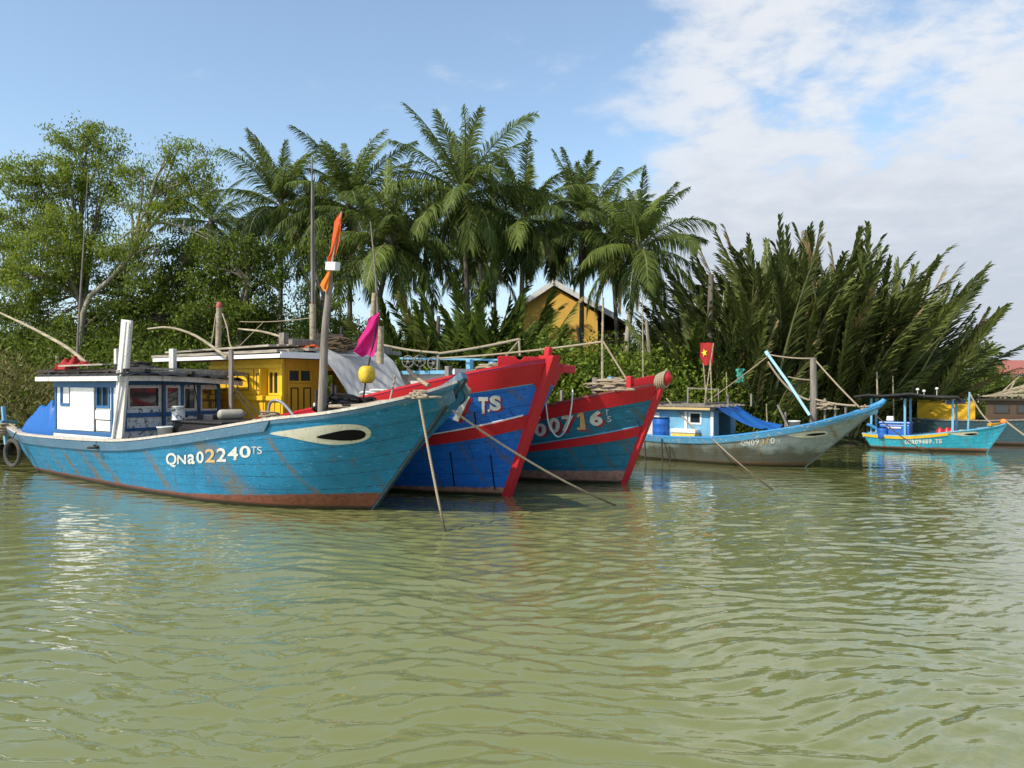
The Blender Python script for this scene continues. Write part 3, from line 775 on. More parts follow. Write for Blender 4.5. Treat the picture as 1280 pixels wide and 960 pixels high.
# net and line heap round the mast foot (carried on the bow deck)
def heap(name, c, r, n, label, cat, mat, rad=.03, seed=0, rz=0, group=None, loops=1.0):
    rr = random.Random(seed); mb = MB(); c = Vector(c)
    for i in range(n):
        a0 = rr.uniform(0, 6.28); cx, cy = rr.gauss(0, r[0] * .4), rr.gauss(0, r[1] * .4)
        hz = r[2] * max(0, 1 - (cx / r[0]) ** 2 - (cy / r[1]) ** 2) * rr.uniform(.2, 1)
        R1, R2 = rr.uniform(.2, .55) * r[0], rr.uniform(.2, .55) * r[1]; tl = rr.uniform(-.6, .6)
        pts = []
        for k in range(15):
            a = a0 + loops * 6.28 * k / 14
            x, y = cx + R1 * math.cos(a), cy + R2 * math.sin(a)
            pts.append(Matrix.Rotation(rz, 3, 'Z') @ Vector((x, y, max(.02, hz + tl * R1 * math.sin(a) * .5))) + c)
        mb.tube(pts, rad * rr.uniform(.7, 1.3), 5)
    # a body below the coils
    P = []
    for i in range(9):
        P.append([Matrix.Rotation(rz, 3, 'Z') @ Vector((r[0] * .8 * (i / 8) * math.cos(k * .3927) * rr.uniform(.9, 1.1), r[1] * .8 * (i / 8) * math.sin(k * .3927) * rr.uniform(.9, 1.1), r[2] * .8 * (1 - (i / 8) ** 2) + .0)) + c for k in range(17)])
    for row in P: row[16] = row[0]
    mb.sheet(P)
    o = mb.build(name, mat); tag(o, label, cat, group); return o
def dz(H, x, drop): return float(H.fz(H.t_at_x(x))) - drop
heap('net_heap', wpt(H, H.loc(436, 520, -.45)), (.80, .5, .42), 44, 'black fishing net heaped at the foot of the crooked mast', 'net', M['black_net'], .03, 3, H.rz)
for px, h in ((396, .0), (416, .12), (421, .08)):
    q = MB(); a = H.loc(px, 512, -.4); q.tube([a + Vector((0, 0, -.35)), a + Vector((-.02, 0, .38 + h))], .03, 7)
    q.build('cleat_post', M['dark_wood'], bA)
# yellow float on the flag stick
fo = MB(); c = wpt(H, H.loc(458.5, 468, -.55))
prof = [(0, -.155), (.07, -.16), (.125, -.12), (.145, -.04), (.145, .05), (.12, .12), (.07, .155), (0, .15)]
fo.lathe(prof, 16, c)
vs = []
for v in fo.v:
    d = Vector(v) - c; a = math.atan2(d.y, d.x); vs.append(tuple(c + Vector((d.x * (1 + .07 * math.cos(4 * a)), d.y * (1 + .07 * math.cos(4 * a)), d.z))))
fo.v = vs
tag(fo.build('float', M['float_yellow']), 'lumpy yellow float threaded on the stick of the magenta flag', 'float')

# stern of the near boat
q = MB(); a = H.loc(8, 552, -.2); q.beam(a + Vector((0, 0, -.1)), H.loc(4, 508, -.2), .11, .11); q.beam(H.loc(0, 528, -.5), H.loc(20, 528, .5), .12, .12); q.build('stern_post', M['pale_blue'], bA, bevel=.02)
heap('rope_coil', wpt(H, H.loc(10, 543, -.3)), (.38, .34, .34), 22, 'tan rope coiled round the stern post of the nearest boat', 'rope', M['tan_rope'], .03, 8)
rope([wpt(H, H.loc(12, 530, -.4)), wpt(H, H.loc(24, 537, -.7)), wpt(H, H.loc(38, 545, -1.0)), wpt(H, H.loc(42, 548, -1.15))], .022, 'slack tan rope lying over the stern deck beside the blue tarp')

def draped(name, o, ax, ay, hf, nx, ny, mat, label, cat, rough=.03, seed=1):
    rr = np.random.default_rng(seed); o, ax, ay = Vector(o), Vector(ax), Vector(ay)
    mb = MB(); P = []
    f = rr.uniform(2, 9, (6, 2)); ph = rr.uniform(0, 6.28, 6)
    for i in range(nx + 1):
        r = []
        for j in range(ny + 1):
            u, v = i / nx, j / ny
            w = sum(math.sin(f[k, 0] * u * 3 + f[k, 1] * v * 3 + ph[k]) for k in range(6)) * rough
            e = min(1, 5 * min(u, 1 - u, v, 1 - v) + .15)
            r.append(o + ax * u + ay * v + Vector((w * .6, -w * .6, hf(u, v) + w * e)))
        P.append(r)
    mb.sheet(P); ob = mb.build(name, mat); tag(ob, label, cat); return ob
zd = dz(H, -11, .2)
bx = lambda x, y, z=0: wpt(H, (x, y, z))
e1, e2 = bx(-10.15, -1.0) - bx(-12.75, -1.0), bx(-12.5, .7) - bx(-12.5, -1.0)
draped('tarp_heap', bx(-12.75, -1.05, zd), e1, e2, lambda u, v: 1.0 * (max(0, min(1, u * 4.5 + .1 * math.sin(9 * v), (1 - u) * 6, (1 - v) * 4, v * 6)) ** .6) * (1 - .10 * math.sin(7 * u + 2 * v)) * (.93 if u > .55 else 1.02), 56, 36, M['tarp_blue'],
       'crumpled blue tarp heaped on the stern behind the white wheelhouse', 'tarp', .036, 4)
heap('net_heap', bx(-10.7, .2, zd + .68), (.75, .6, .18), 26, 'brown net bundled on top of the blue tarp behind the wheelhouse', 'net', M['net_brown'], .025, 5, H.rz)
# tyre fender
ty = MB(); c = bx(-12.35, -1.36, .53); n = 28; P = []
axd = Vector(H.world(np.array([0, 0, 0.]))) ; hd = Vector((H.h[0], H.h[1], 0)); pd = Vector((H.p[0], H.p[1], 0))
fw = (hd * .12 - pd).normalized(); 
sidev = Vector((-fw.y, fw.x, 0))
for i in range(n + 1):
    a = 6.2832 * i / n; d = Vector((0, 0, math.sin(a))) + sidev * math.cos(a)
    P.append([c + d * (.34 + .06 * math.cos(b)) + fw * (.055 * math.sin(b)) for b in [6.2832 * k / 10 for k in range(11)]])
ty.sheet(P); tyre = ty.build('tyre', M['rubber']); tag(tyre, 'worn black tyre hung as a fender below the stern of the nearest boat', 'tyre')
rope([c + Vector((0, 0, .40)), bx(-12.35, -1.27, 1.10)], .014, 'short dark rope holding the tyre fender at the stern', 'dark_rope', 'fender_rope')
# things lying on deck and roof
def bucket(c, r, h, label, mat='white_plastic'):
    b = empty('bucket', c, label, 'bucket'); mb = MB()
    mb.lathe([(0, 0), (r * .8, 0), (r, h), (r + .012, h), (r + .012, h - .03), (r * .99, h - .03)], 20); mb.lathe([(r * .97, h - .004), (r * .8, .02), (0, .02)], 20)
    mb.build('pail', M[mat], b)
    hm = MB(); hm.tube([(r * math.cos(a), .02, h - .03 - .12 * math.sin(a)) for a in np.linspace(0, math.pi, 10)], .006, 5); hm.build('handle', M['steel'], b)
    return b
q = H.locx(202, 539, -6.35); bucket(wpt(H, (q.x + .4, q.y - .15, 1.14)), .17, .29, 'white plastic bucket with wire handle under the wheelhouse windows')
q = MB(); pp = H.locx(223, 536, -6.0)
c = wpt(H, (pp.x, pp.y, 1.56)); dr = empty('paint_tin', c, 'rusty white tin with streaked label between the bucket and the grey cylinder', 'tin'); q = MB()
q.lathe([(0, 0), (.15, 0), (.15, .02), (.145, .03), (.145, .30), (.155, .31), (.15, .33), (.13, .33), (.13, .05), (0, .05)], 20); q.build('drum', M['peeling_white'], dr)
c = wpt(H, (-5.3, .55, 1.68)); cy = empty('gas_cylinder', c, 'grey-beige cylinder lying on the black engine hatch', 'cylinder'); q = MB()
rot = Matrix.Rotation(H.rz + 1.2, 3, 'Z') @ Matrix.Rotation(R(90), 3, 'Y')
q.lathe([(0, -.3), (.06, -.3), (.11, -.26), (.12, -.22), (.12, .22), (.11, .26), (.06, .3), (0, .3)], 18, rot=rot); q.build('body', plain('beige_metal', (.36, .33, .26), .6), cy)
q = MB(); q.lathe([(0, .3), (.03, .3), (.03, .36), (.0, .36)], 10, rot=rot); q.build('valve', M['steel'], cy)
draped('cloth', wpt(H, (-9.75, -1.5, zt + .42)), Vector((.95, -.6, 0)), Vector((.35, .42, 0)), lambda u, v: .16 * math.sin(math.pi * min(1, u * 1.3)) * math.sin(math.pi * v) - .12 * (v < .1), 22, 12, M['flag_red'],
       'crumpled red cloth lying on the edge of the wheelhouse roof', 'cloth', .018, 6)
heap('rope_pile', wpt(H, (-7.2, -1.42, .92)), (.28, .2, .24), 16, 'dark rope piled at the foot of the plank mast', 'rope', M['dark_rope'], .022, 12)
heap('rope_pile', wpt(H, (-6.3, -.15, .95)), (.45, .35, .42), 22, 'black hose and rope heaped below the front windows beside the bucket', 'rope', M['black_net'], .03, 13)
heap('rope_pile', wpt(H, H.loc(338, 528, -.75)), (.38, .3, .2), 16, 'tan rope heaped on the fore deck beside the bent pipe', 'rope', M['tan_rope'], .02, 71, H.rz)
heap('rope_coil', wpt(H, (-7.6, -.4, zt + .30)), (.5, .4, .16), 14, 'grey rope coil lying on the wheelhouse roof behind the plank mast', 'rope', M['dark_rope'], .025, 72, H.rz)
heap('rope_coil', wpt(HB, HB.loc(300, 446, -.6)), (.55, .4, .16), 12, 'tan rope coil on the plank roof of the yellow cabin', 'rope', M['tan_rope'], .022, 73, HB.rz)
heap('net_heap', wpt(HB, HB.loc(418, 437, .2)), (.7, .5, .28), 20, 'grey-brown net bundled on the roof beams above the grey tarpaulin', 'net', M['net_brown'], .025, 74, HB.rz)
q = MB(); c = wpt(H, H.loc(262, 530, .3)); q.box(c + Vector((0, 0, .1)), (.42, .30, .26), Matrix.Rotation(H.rz + .3, 3, 'Z'), taper=1.08); tag(q.build('crate', plain('dark_crate', (.03, .035, .05), .6), None, bevel=.015), 'dark crate on the engine hatch beside the grey cylinder', 'crate')
# rope lashed along the cross log to the mast
rope([wpt(H, p) for p in curve_pts([H.loc(412, 508, -.9), H.loc(450, 507, -.85), H.loc(480, 502, -.8), H.loc(508, 504, -.75)], 14)], .035, 'thick frayed rope stretched from the crooked mast to the bow log', name='lashing_rope')
for k, (a, b, s) in enumerate((((520, 493, -.6), (487, 506, -.8), .02), ((536, 482, .2), (510, 462, .4), .03), ((494, 470, .5), (486, 508, -.8), .0))):
    rope([wpt(H, p) for p in sag(H.loc(*a), H.loc(*b), s)], .02 if k != 1 else .04, ['pale rope tied from the bow log down to the near gunwale', 'pale wooden-looking strop leaning back from the bow log', 'thin cord running from the light-blue roof edge down to the near gunwale'][k], name='lashing_rope')
# anchor lines
a = wpt(H, H.loc(523, 492, -.80)); b = at(556, 664, 12.3); rope(sag(a, b + (b - a) * .06, .06), .022, 'pale mooring line dropping almost straight from the near bow into the water')
a = wpt(H, H.loc(566, 513, .0)); b = at(770, 632, 15.0); rope(sag(a, b, .12, 24), .020, 'long pale mooring line slanting from under the near stem across to the right')
heap('rope_coil', wpt(H, H.loc(524, 498, -.70)), (.20, .16, .14), 14, 'rope wound round the log end above the steep mooring line', 'rope', M['tan_rope'], .02, 21)

# ================================================================== second boat: royal blue with red bulwark
H = HB
bB = boat_root(H, 'royal blue fishing boat with broad red stem and yellow cabin')
hull = make_hull(H, hull_paint('hull_royal', (0.008, 0.12, 0.46), (0.42, 0.20, 0.13), 0.10, 0.20, 0.18, 8, (0.02, 0.22, 0.55), (0.02, 0.04, 0.05), rustspot=((.62, .05, 2.3, .28), (.45, .04, 1.5, .25), (-.25, .05, 2.2, .3), (-.6, .04, 1.35, .3), (-1.6, .06, 2.0, .2))), .5, M['deck'], M['red'], M['red'], (0.16, .05))
con = lambda a, b: (lambda t: a + (b - a) * max(0, (t - .3) / .7))
strake(H, 'bulwark_band', M['red'], con(.855, .850), con(.996, .996), hull, .0, .997, .03)
strake(H, 'middle_strake', M['red'], con(.36, .52), con(.44, .615), hull, .0, .997, .035)
strake(H, 'pinstripe', M['white'], con(.442, .617), con(.452, .627), hull, .0, .98, .02)
strake(H, 'pinstripe', M['pale_blue'], con(.846, .842), con(.852, .848), hull, .0, .98, .018)
stem_post(H, M['red'], .30, .32, 1.04)
q = MB(); p = Vector(H.surf(1.0, 1.0)); p.y = 0
q.box(p + Vector((-.03, 0, .14)), (.13, .13, .30), Matrix.Rotation(R(8), 3, 'Y')); q.build('bow_bitt', M['red'], bB, bevel=.02)
q = MB(); q.beam(p + Vector((-.42, -.30, -.08)), p + Vector((-.32, 1.38, -.15)), .20, .17)
q.build('cathead', M['red'], bB, bevel=.02)
q = MB(); bd = [(0, 0), (0, .17), (.06, .2), (.45, .19), (.52, .12), (.62, .12), (.69, .19), (1.05, .18), (1.2, .06), (1.2, 0)]
a0, a1 = H.loc(622, 457, -.85), H.loc(680, 450, -.12)
ax = (a1 - a0); L = math.hypot(ax.x, ax.y); ax = Vector((ax.x / L, ax.y / L, 0)); nn = Vector((-ax.y, ax.x, 0))
vs = [a0 + ax * (x / 1.2 * L) + Vector((0, 0, z)) + nn * s for s in (-.03, .03) for x, z in bd]; m = len(bd)
q.add(vs, [tuple(range(m))[::-1], tuple(range(m, 2 * m))] + [(i, (i + 1) % m, m + (i + 1) % m, m + i) for i in range(m)])
q.build('bow_washboard', M['red'], bB, bevel=.01)
# registration, white with red shadow
for ch, bxx in (('7', (564, (528, 524), 588, (498, 495))), ('T', (598, 517, 610, 496)), ('.', (609.5, 514.5, 612.5, 511)), ('S', (612, 513, 626, 494))):
    letter(H, hull, ch, bxx, M['letter'], M['letter_red'], .05)
# fittings: scupper stains as short iron straps
q = MB()
for px, y0, y1 in ((563, 565, 608), (613, 568, 612), (593, 515, 530)):
    P = []; q = MB()
    for py in np.linspace(y0, y1, 6):
        t, v = H.tv(px + (py - y0) * .12, py); nn = H.normal(t, v); b = H.surf(t, v)
        P.append([tuple(b + nn * .01 + Vector((d, 0, 0))) for d in (-.018, .018)])
    q.sheet(P); q.build('iron_strap', M['black_net'], hull)
# cabin
zf, zt = 1.05, 3.03
cab = MB(); Lx = 3.2; X0 = -9.3; XF = X0 + Lx; XR = X0 - 1.9
hs = [(2.64, 3.06, 1.08, 1.68)]
wall(cab, (X0, -1.25, zf), (1, 0, 0), Lx, zt - zf, hs, inward=(0, 1, 0))
hf = [(.10, .82, 1.40, 1.72), (1.3, 2.1, 1.0, 1.7)]
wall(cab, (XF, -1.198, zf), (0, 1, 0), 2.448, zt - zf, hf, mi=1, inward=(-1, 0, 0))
wall(cab, (XF - .052, 1.25, zf), (-1, 0, 0), Lx - .06, zt - zf, [(1, 2, 1, 1.6)], inward=(0, -1, 0))
wall(cab, (X0 + .002, 1.19, zf), (0, -1, 0), 2.38, zt - zf, [(.8, 1.6, .1, 1.6)], inward=(1, 0, 0))
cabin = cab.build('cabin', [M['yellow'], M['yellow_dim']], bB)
for y in (-1.2, 1.2):
    q = MB(); q.beam((XR + .1, y, 1.1), (XR + .1, y, zt), .10, .10); q.build('roof_post', M['grey_wood'], bB)
window(cabin, (X0, -1.25, zf), (1, 0, 0), hs[0], (0, -1, 0), M['yellow'], M['glass'], .04, 1)
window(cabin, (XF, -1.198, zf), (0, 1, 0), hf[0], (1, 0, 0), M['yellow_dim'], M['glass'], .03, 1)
def panelled(parent, o, ax, out, x0, x1, z0, z1, mat, nm, panels=1, line=None):
    o, ax, out = Vector(o), Vector(ax), Vector(out); up = Vector((0, 0, 1)); q = MB()
    q.span(o + ax * x0 + up * z0 + out * .003, o + ax * x1 + up * z1 + out * .035)
    d = q.build(nm, mat, parent, bevel=.006); q = MB(); w = (x1 - x0) / panels
    for k in range(panels):
        a, b = x0 + w * k + w * .2, x0 + w * (k + 1) - w * .2
        for (xa, xb, za, zb) in ((a, b, z0 + .10, z0 + .125), (a, b, z1 - .125, z1 - .10), (a, a + .025, z0 + .126, z1 - .126), (b - .025, b, z0 + .126, z1 - .126)):
            q.span(o + ax * xa + up * za + out * .037, o + ax * xb + up * zb + out * .05)
    q.build('moulding', line or mat, d)
    return d
S = ((X0, -1.25, zf), (1, 0, 0), (0, -1, 0))
dk = paint('shutter_line', (.20, .11, .02))
for x0, x1 in ((.10, 1.0), (1.13, 2.0), (2.07, 2.50)): panelled(cabin, *S, x0, x1, 1.08, 1.73, M['yellow'], 'shutter', 1, dk)
q = MB(); q.beam((X0 + 2.57, -1.37, zf + 1.08), (X0 + 2.57, -1.37, zf + 1.73), .22, .04, 0, (1, 0, 0)); q.build('open_shutter', M['yellow'], cabin)
q = MB(); q.span((X0 - .02, -1.34, zf + .93), (XF + .06, -1.253, zf + 1.05)); q.span((X0 - .02, -1.30, zf + 1.75), (XF + .03, -1.253, zf + 1.86)); q.span((XF - .11, -1.29, zf + 1.052), (XF + .02, -1.252, zf + 1.748)); q.build('belt_rail', M['yellow'], cabin, bevel=.01)
q = MB()
for i in range(13): q.span((X0 + .1 + i * .235, -1.275, zf + .10), (X0 + .1 + i * .235 + .20, -1.253, zf + .90))
q.build('lower_boarding', M['yellow'], cabin, bevel=.006)
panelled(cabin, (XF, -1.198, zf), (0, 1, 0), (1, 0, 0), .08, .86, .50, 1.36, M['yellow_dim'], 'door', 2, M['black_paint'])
# roof: white fascia, plank layers, beams
q = MB(); q.span((XR - .2, -1.72, zt + .02), (XF + .55, 1.72, zt + .11)); roof = q.build('cabin_roof', M['plank_wood'], cabin)
q = MB(); q.span((XR - .22, -1.76, zt + .005), (XF + .58, -1.722, zt + .10)); q.span((XF + .552, -1.722, zt), (XF + .59, 1.74, zt + .15)); q.build('fascia', M['white'], roof)
q = MB()
for i in range(11):
    y = -1.62 + i * .30; q.beam((XR - .3 + .12 * math.sin(i * 4.1), y, zt + .15 + .011 * min(i, 10 - i) * 2), (XF + .45 + .1 * math.sin(i * 2.3), y, zt + .17 + .011 * min(i, 10 - i) * 2), .27, .07)
for i in range(6):
    y = -1.45 + i * .30; q.beam((XR + .1, y, zt + .27 + .015 * i), (XF - .2 + .12 * math.sin(i * 3.1), y + .05, zt + .33 + .015 * i), .24, .05)
q.build('roof_board', M['pale_wood'], roof)
q = MB(); q.beam((XF + .1, -1.1, zt + .42), (XF + .15, 2.3, zt + .36), .16, .14); q.beam((XF - .5, -.9, zt + .50), (XF - .45, 2.0, zt + .46), .12, .12); q.beam((XF + .35, -.4, zt + .27), (XF + .35, 2.5, zt + .24), .10, .10)
a = H.loc(355, 432, -.6); q.beam(a + Vector((0, 0, -.2)), H.loc(355, 416, -.6), .2, .16); q.build('roof_beam', M['grey_wood'], roof, bevel=.01)
q = MB()
for px in (398, 405, 427):
    q.beam(H.loc(px, 436, .6), H.loc(px, 412 if px != 427 else 408, .6), .06, .06)
for py in (424, 429, 419): q.beam(H.loc(393, py, .6), H.loc(430, py + 1, .6), .07, .09)
q.build('roof_rack', M['dark_wood'], roof)
# tall poles standing through the roof
q = MB(); q.tube([H.loc(272, 462, .3), H.loc(274, 384, .3)], .085, 9); pole = q.build('roof_pole', M['bamboo'], bB)
q = MB(); q.lathe([(0, .16), (.05, .15), (.085, .08), (.09, .0), (.08, -.03), (0, -.03)], 14, H.loc(274, 384, .3)); q.build('pole_cap', plain('faded_red', (.42, .08, .07), .7), pole)
q = MB(); a = H.loc(391, 436, .2); q.tube([a, H.loc(391, 380, .2)], .085, 8); pole = q.build('roof_pole', M['bamboo'], bB)
q = MB(); q.tube([H.loc(390.5, 385, .2), H.loc(390, 300, .2), H.loc(390, 195, .2)], [.04, .035, .02], 6); q.tube([H.loc(393.5, 385, .25), H.loc(393, 330, .25), H.loc(392, 230, .25)], [.02, .018, .012], 6); q.build('antenna', M['grey_wood'], pole)
q = MB(); q.tube([H.loc(390.5, 385, .2), H.loc(390.5, 379, .2)], .055, 7); q.build('binding', M['flag_red'], pole)
q = MB(); a = H.loc(475, 455, .9); q.tube([a, H.loc(475, 408, .9)], .10, 8); q.build('roof_pole', M['bamboo'], bB)
q = MB(); q.tube(curve_pts([H.loc(469, 440, .5), H.loc(472, 395, .5), H.loc(469, 340, .5), H.loc(463, 277, .5)], 10), np.linspace(.035, .015, 11), 6); ant = q.build('antenna', M['grey_wood'], bB)
q = MB(); q.tube([H.loc(466, 396, .46), H.loc(468, 366, .46)], [.075, .06], 8); q.build('splint', M['bamboo'], ant)
q = MB(); q.tube(curve_pts([H.loc(298, 411, -.4), H.loc(330, 415, -.4), H.loc(360, 424, -.4), H.loc(395, 437, -.4)], 12), np.linspace(.025, .05, 13), 6); q.build('bamboo_boom', M['bamboo'], bB)
q = MB(); q.tube(sag(H.loc(300, 402, .3), H.loc(391, 397, .2), .05), .012, 5); q.build('stay', M['tan_rope'], bB)
q = MB(); q.tube([H.loc(330, 402, .3), H.loc(296, 436, -.2)], .012, 5); q.build('stay', M['tan_rope'], bB)
q = MB(); q.tube(curve_pts([H.loc(278, 392, .3), H.loc(284, 410, .1), H.loc(288, 432, -.3), H.loc(300, 446, -.8)], 12), .022, 6); q.build('stay', M['tan_rope'], bB)
q = MB(); q.tube(curve_pts([H.loc(270, 392, .3), H.loc(266, 420, 0), H.loc(264, 432, 0)], 10), .016, 5); q.build('stay', M['tan_rope'], bB)
# grey tarp hung over the front of the cabin
L0, L1 = XF + .62, XF + .8
mb = MB(); P = []
for i in range(25):
    v = i / 24; r = []
    for k in range(41):
        u = k / 40
        y = -.66 + .34 * v ** .7 + (2.46 - .30 * v ** .7) * u
        fold = .030 * math.sin(15 * u - 7 * v) + .020 * math.sin(37 * u - 12 * v) + .03 * math.sin(5 * u + 4 * v) + .008 * math.sin(71 * u + 11 * v)
        z = zt + .27 - .06 * min(1, v * 6) - 1.24 * v + .05 * math.sin(3.1 * u) * v
        x = XF + .34 + .28 * min(1, v * 6) + .85 * v + fold * (.5 + v)
        r.append((x, y, z + .02 * math.sin(9 * u) * (1 - v)))
    P.append(r)
mb.sheet(P); o = mb.build('tarp', M['tarp_grey']); o.matrix_world = Matrix.Translation((H.stem[0], H.stem[1], 0)) @ Matrix.Rotation(H.rz, 4, 'Z')
tag(o, 'grey tarpaulin hung over the front of the yellow cabin', 'tarp')
q = MB(); q.span((-5.0, -1.2, 1.25), (-3.0, 1.2, 1.95)); q.build('fish_hatch', M['worn_white'], bB, bevel=.03)
heap('net_heap', wpt(H, (-3.9, .1, 1.95)), (.9, .8, .3), 24, 'pale net heaped before the grey tarp behind the red bulwark', 'net', plain('pale_net', (.5, .5, .47), .9), .025, 31, H.rz)
draped('cloth', wpt(H, (XF + .3, -.85, zt + .27)), Vector((.45, .28, 0)), Vector((-.2, .3, 0)), lambda u, v: .08 * math.sin(math.pi * u), 12, 8, M['flag_orange'], 'orange rag tucked under the edge of the grey tarpaulin', 'cloth', .01, 9)
for y in (-.9, .2):
    q = MB(); q.beam((-.9, y, 2.1), (-.9, y, 2.78), .12, .12); q.build('bitt', M['grey_wood'], bB, bevel=.015)
heap('rope_coil', wpt(H, (-.5, .1, 2.55)), (.5, .5, .28), 20, 'tan rope coiled on the bow deck behind the red washboard', 'rope', M['tan_rope'], .022, 17)

# ================================================================== third boat: teal with red trim
H = HC
bC = boat_root(H, 'teal wooden fishing boat with red stem, red rope-wound bow and white number with red shadow')
hull = make_hull(H, hull_paint('hull_teal', (0.012, 0.135, 0.215), (0.36, 0.19, 0.14), 0.2, 0.34, 0.3, 8, (0.03, 0.22, 0.32), (0.02, 0.03, 0.03), rustspot=((.5, .05, 1.85, .28), (.2, .05, 1.2, .3), (-.5, .06, 1.7, .3), (-1.0, .05, 1.1, .3), (-.1, .04, 1.85, .3))), .35, M['deck'], M['grey_wood'], paint('worn_cap', (.25, .05, .04), wear=.9, chips=(.3, .26, .22)), (.14, .05))
strake(H, 'bulwark_band', M['red'], con(.82, .86), con(.996, .996), hull, .0, .997, .03)
strake(H, 'middle_strake', M['red'], con(.37, .50), con(.45, .60), hull, .0, .997, .035)
strake(H, 'pinstripe', M['pale_blue'], con(.453, .603), con(.463, .613), hull, .0, .98, .02)
stem_post(H, M['red'], .22, .28, 1.04)
q = MB(); p = Vector(H.surf(1.0, 1.0)); p.y = 0
q.tube([p + Vector((-.25, 0, -.02)), p + Vector((.02, 0, .08)), p + Vector((.22, 0, .20)), p + Vector((.28, 0, .23))], [.15, .16, .15, .08], 12); q.build('bow_knob', M['red'], bC)
q = MB(); q.beam(H.loc(787, 487, -.6), H.loc(787, 470, -.6), .12, .12); q.beam(H.loc(790, 480, -.55), H.loc(818, 474, -.1), .08, .2); q.build('bow_washboard', M['red'], bC, bevel=.015)
for ch, b, mt in (('0', (668, 545, 683, 529), 'letter'), ('0', (686, 541, 700, 522), 'letter'), ('7', (702, 540, 717, 519), 'letter'), ('1', (721, 537, 732, 514), 'letter_gold'), ('6', (737, 532, 753, 513), 'letter'), ('T', (756, 519, 761, 512), 'letter'), ('S', (759, 527, 764, 520), 'letter')):
    letter(H, hull, ch, b, M[mt], M['letter_red'] if ch.isdigit() else None, .0 if ch in '1TS' else .04)
q = MB()
for i in range(5):
    c = p + Vector((-.02 + .05 * i, 0, .06 + .02 * i)); q.tube([c + Vector((.02 * math.sin(a), .19 * math.cos(a), .19 * math.sin(a))) for a in np.linspace(0, 6.283, 17)], .026, 6)
o = q.build('rope_coil', M['tan_rope']); o.matrix_world = Matrix.Translation((H.stem[0], H.stem[1], 0)) @ Matrix.Rotation(H.rz, 4, 'Z'); tag(o, 'tan rope wound round the red knob of the teal bow', 'rope')
rope([wpt(H, q_) for q_ in curve_pts([H.loc(716, 487, -1.32), H.loc(714, 510, -1.40), H.loc(708, 535, -1.42), H.loc(697, 546, -1.38), H.loc(686, 530, -1.50), H.loc(682, 502, -1.49)], 26)], .02, 'white rope hanging in a loop over the number on the teal bow', 'white_plastic', 'rope_loop')
heap('rope_coil', wpt(H, H.loc(765, 488, -.45)), (.65, .34, .28), 26, 'tan ropes heaped on the bow deck behind the teal hull', 'rope', M['tan_rope'], .024, 41, H.rz)
q = MB(); a = H.loc(753, 492, -.5); q.tube([a, H.loc(753, 430, -.5), H.loc(754, 372, -.5)], [.035, .03, .025], 7); q.build('bow_pole', M['bamboo'], bC)
for px, y0, y1, yy, w in ((745, 492, 472, -.5, .14), (702, 502, 488, -.9, .07)):
    q = MB(); q.beam(H.loc(px, y0, yy), H.loc(px, y1, yy), w, w); q.build('bitt', M['grey_wood'], bC, bevel=.01)
q = MB(); q.beam(H.loc(763, 488, -.35), H.loc(763, 471, -.35), .12, .10); q.build('bitt', M['pale_blue'], bC, bevel=.01)
# low deckhouse with pale-blue roof, reels on it, goal-post frame before it
q = MB(); q.span((-8.6, -1.05, .9), (-4.6, 1.05, 2.66)); dh = q.build('deckhouse', M['worn_white'], bC)
hw = [(.5, 1.2, 1.0, 1.5), (1.6, 2.3, 1.0, 1.5), (2.7, 3.4, 1.0, 1.5)]
for h in hw: window(dh, (-8.6, -1.052, .9), (1, 0, 0), h, (0, -1, 0), M['pale_blue'], M['glass'], .05, deep=-.002)
q = MB(); q.span((-8.8, -1.25, 2.664), (-4.3, 1.25, 2.76)); rf = q.build('deckhouse_roof', M['pale_blue'], dh)
q = MB(); q.span((-4.31, -1.3, 2.60), (-4.25, 1.3, 2.80)); q.build('fascia', M['worn_white'], rf)
def reel(px, py, y):
    c = H.loc(px, py, y); q = MB(); e = Vector((.55, -.84, 0)).normalized(); s2 = Vector((e.y, -e.x, 0))
    for rr_ in (.17,):
        q.tube([c + (s2 * math.cos(a) + Vector((0, 0, math.sin(a)))) * rr_ for a in np.linspace(0, 6.283, 25)], .022, 6)
    for k in range(3):
        a = k * 1.047; d = s2 * math.cos(a) + Vector((0, 0, math.sin(a))); q.tube([c - d * .17, c + d * .17], .012, 5)
    q.tube([c - e * .06, c + e * .06], .05, 8)
    q.beam(c - Vector((0, 0, .2)), c - Vector((0, 0, .32)), .05, .05); q.build('line_reel', M['grey_wood'], bC)
for a in ((510, 452, .1), (525, 451, .4), (542, 454, .2)): reel(*a)
q = MB()
for px in (587, 615): q.beam(H.loc(px, 490, .35 if px < 600 else .9), H.loc(px, 449 if px < 600 else 452, .35 if px < 600 else .9), .16, .16)
q.beam(H.loc(500, 448, .3), H.loc(625, 450, 1.0), .05, .06)
q.build('post_frame', M['pale_blue'], bC, bevel=.02)
q = MB(); q.beam(H.loc(547, 475, .2), H.loc(548, 444, .2), .07, .07); q.build('roof_post', M['grey_wood'], bC)
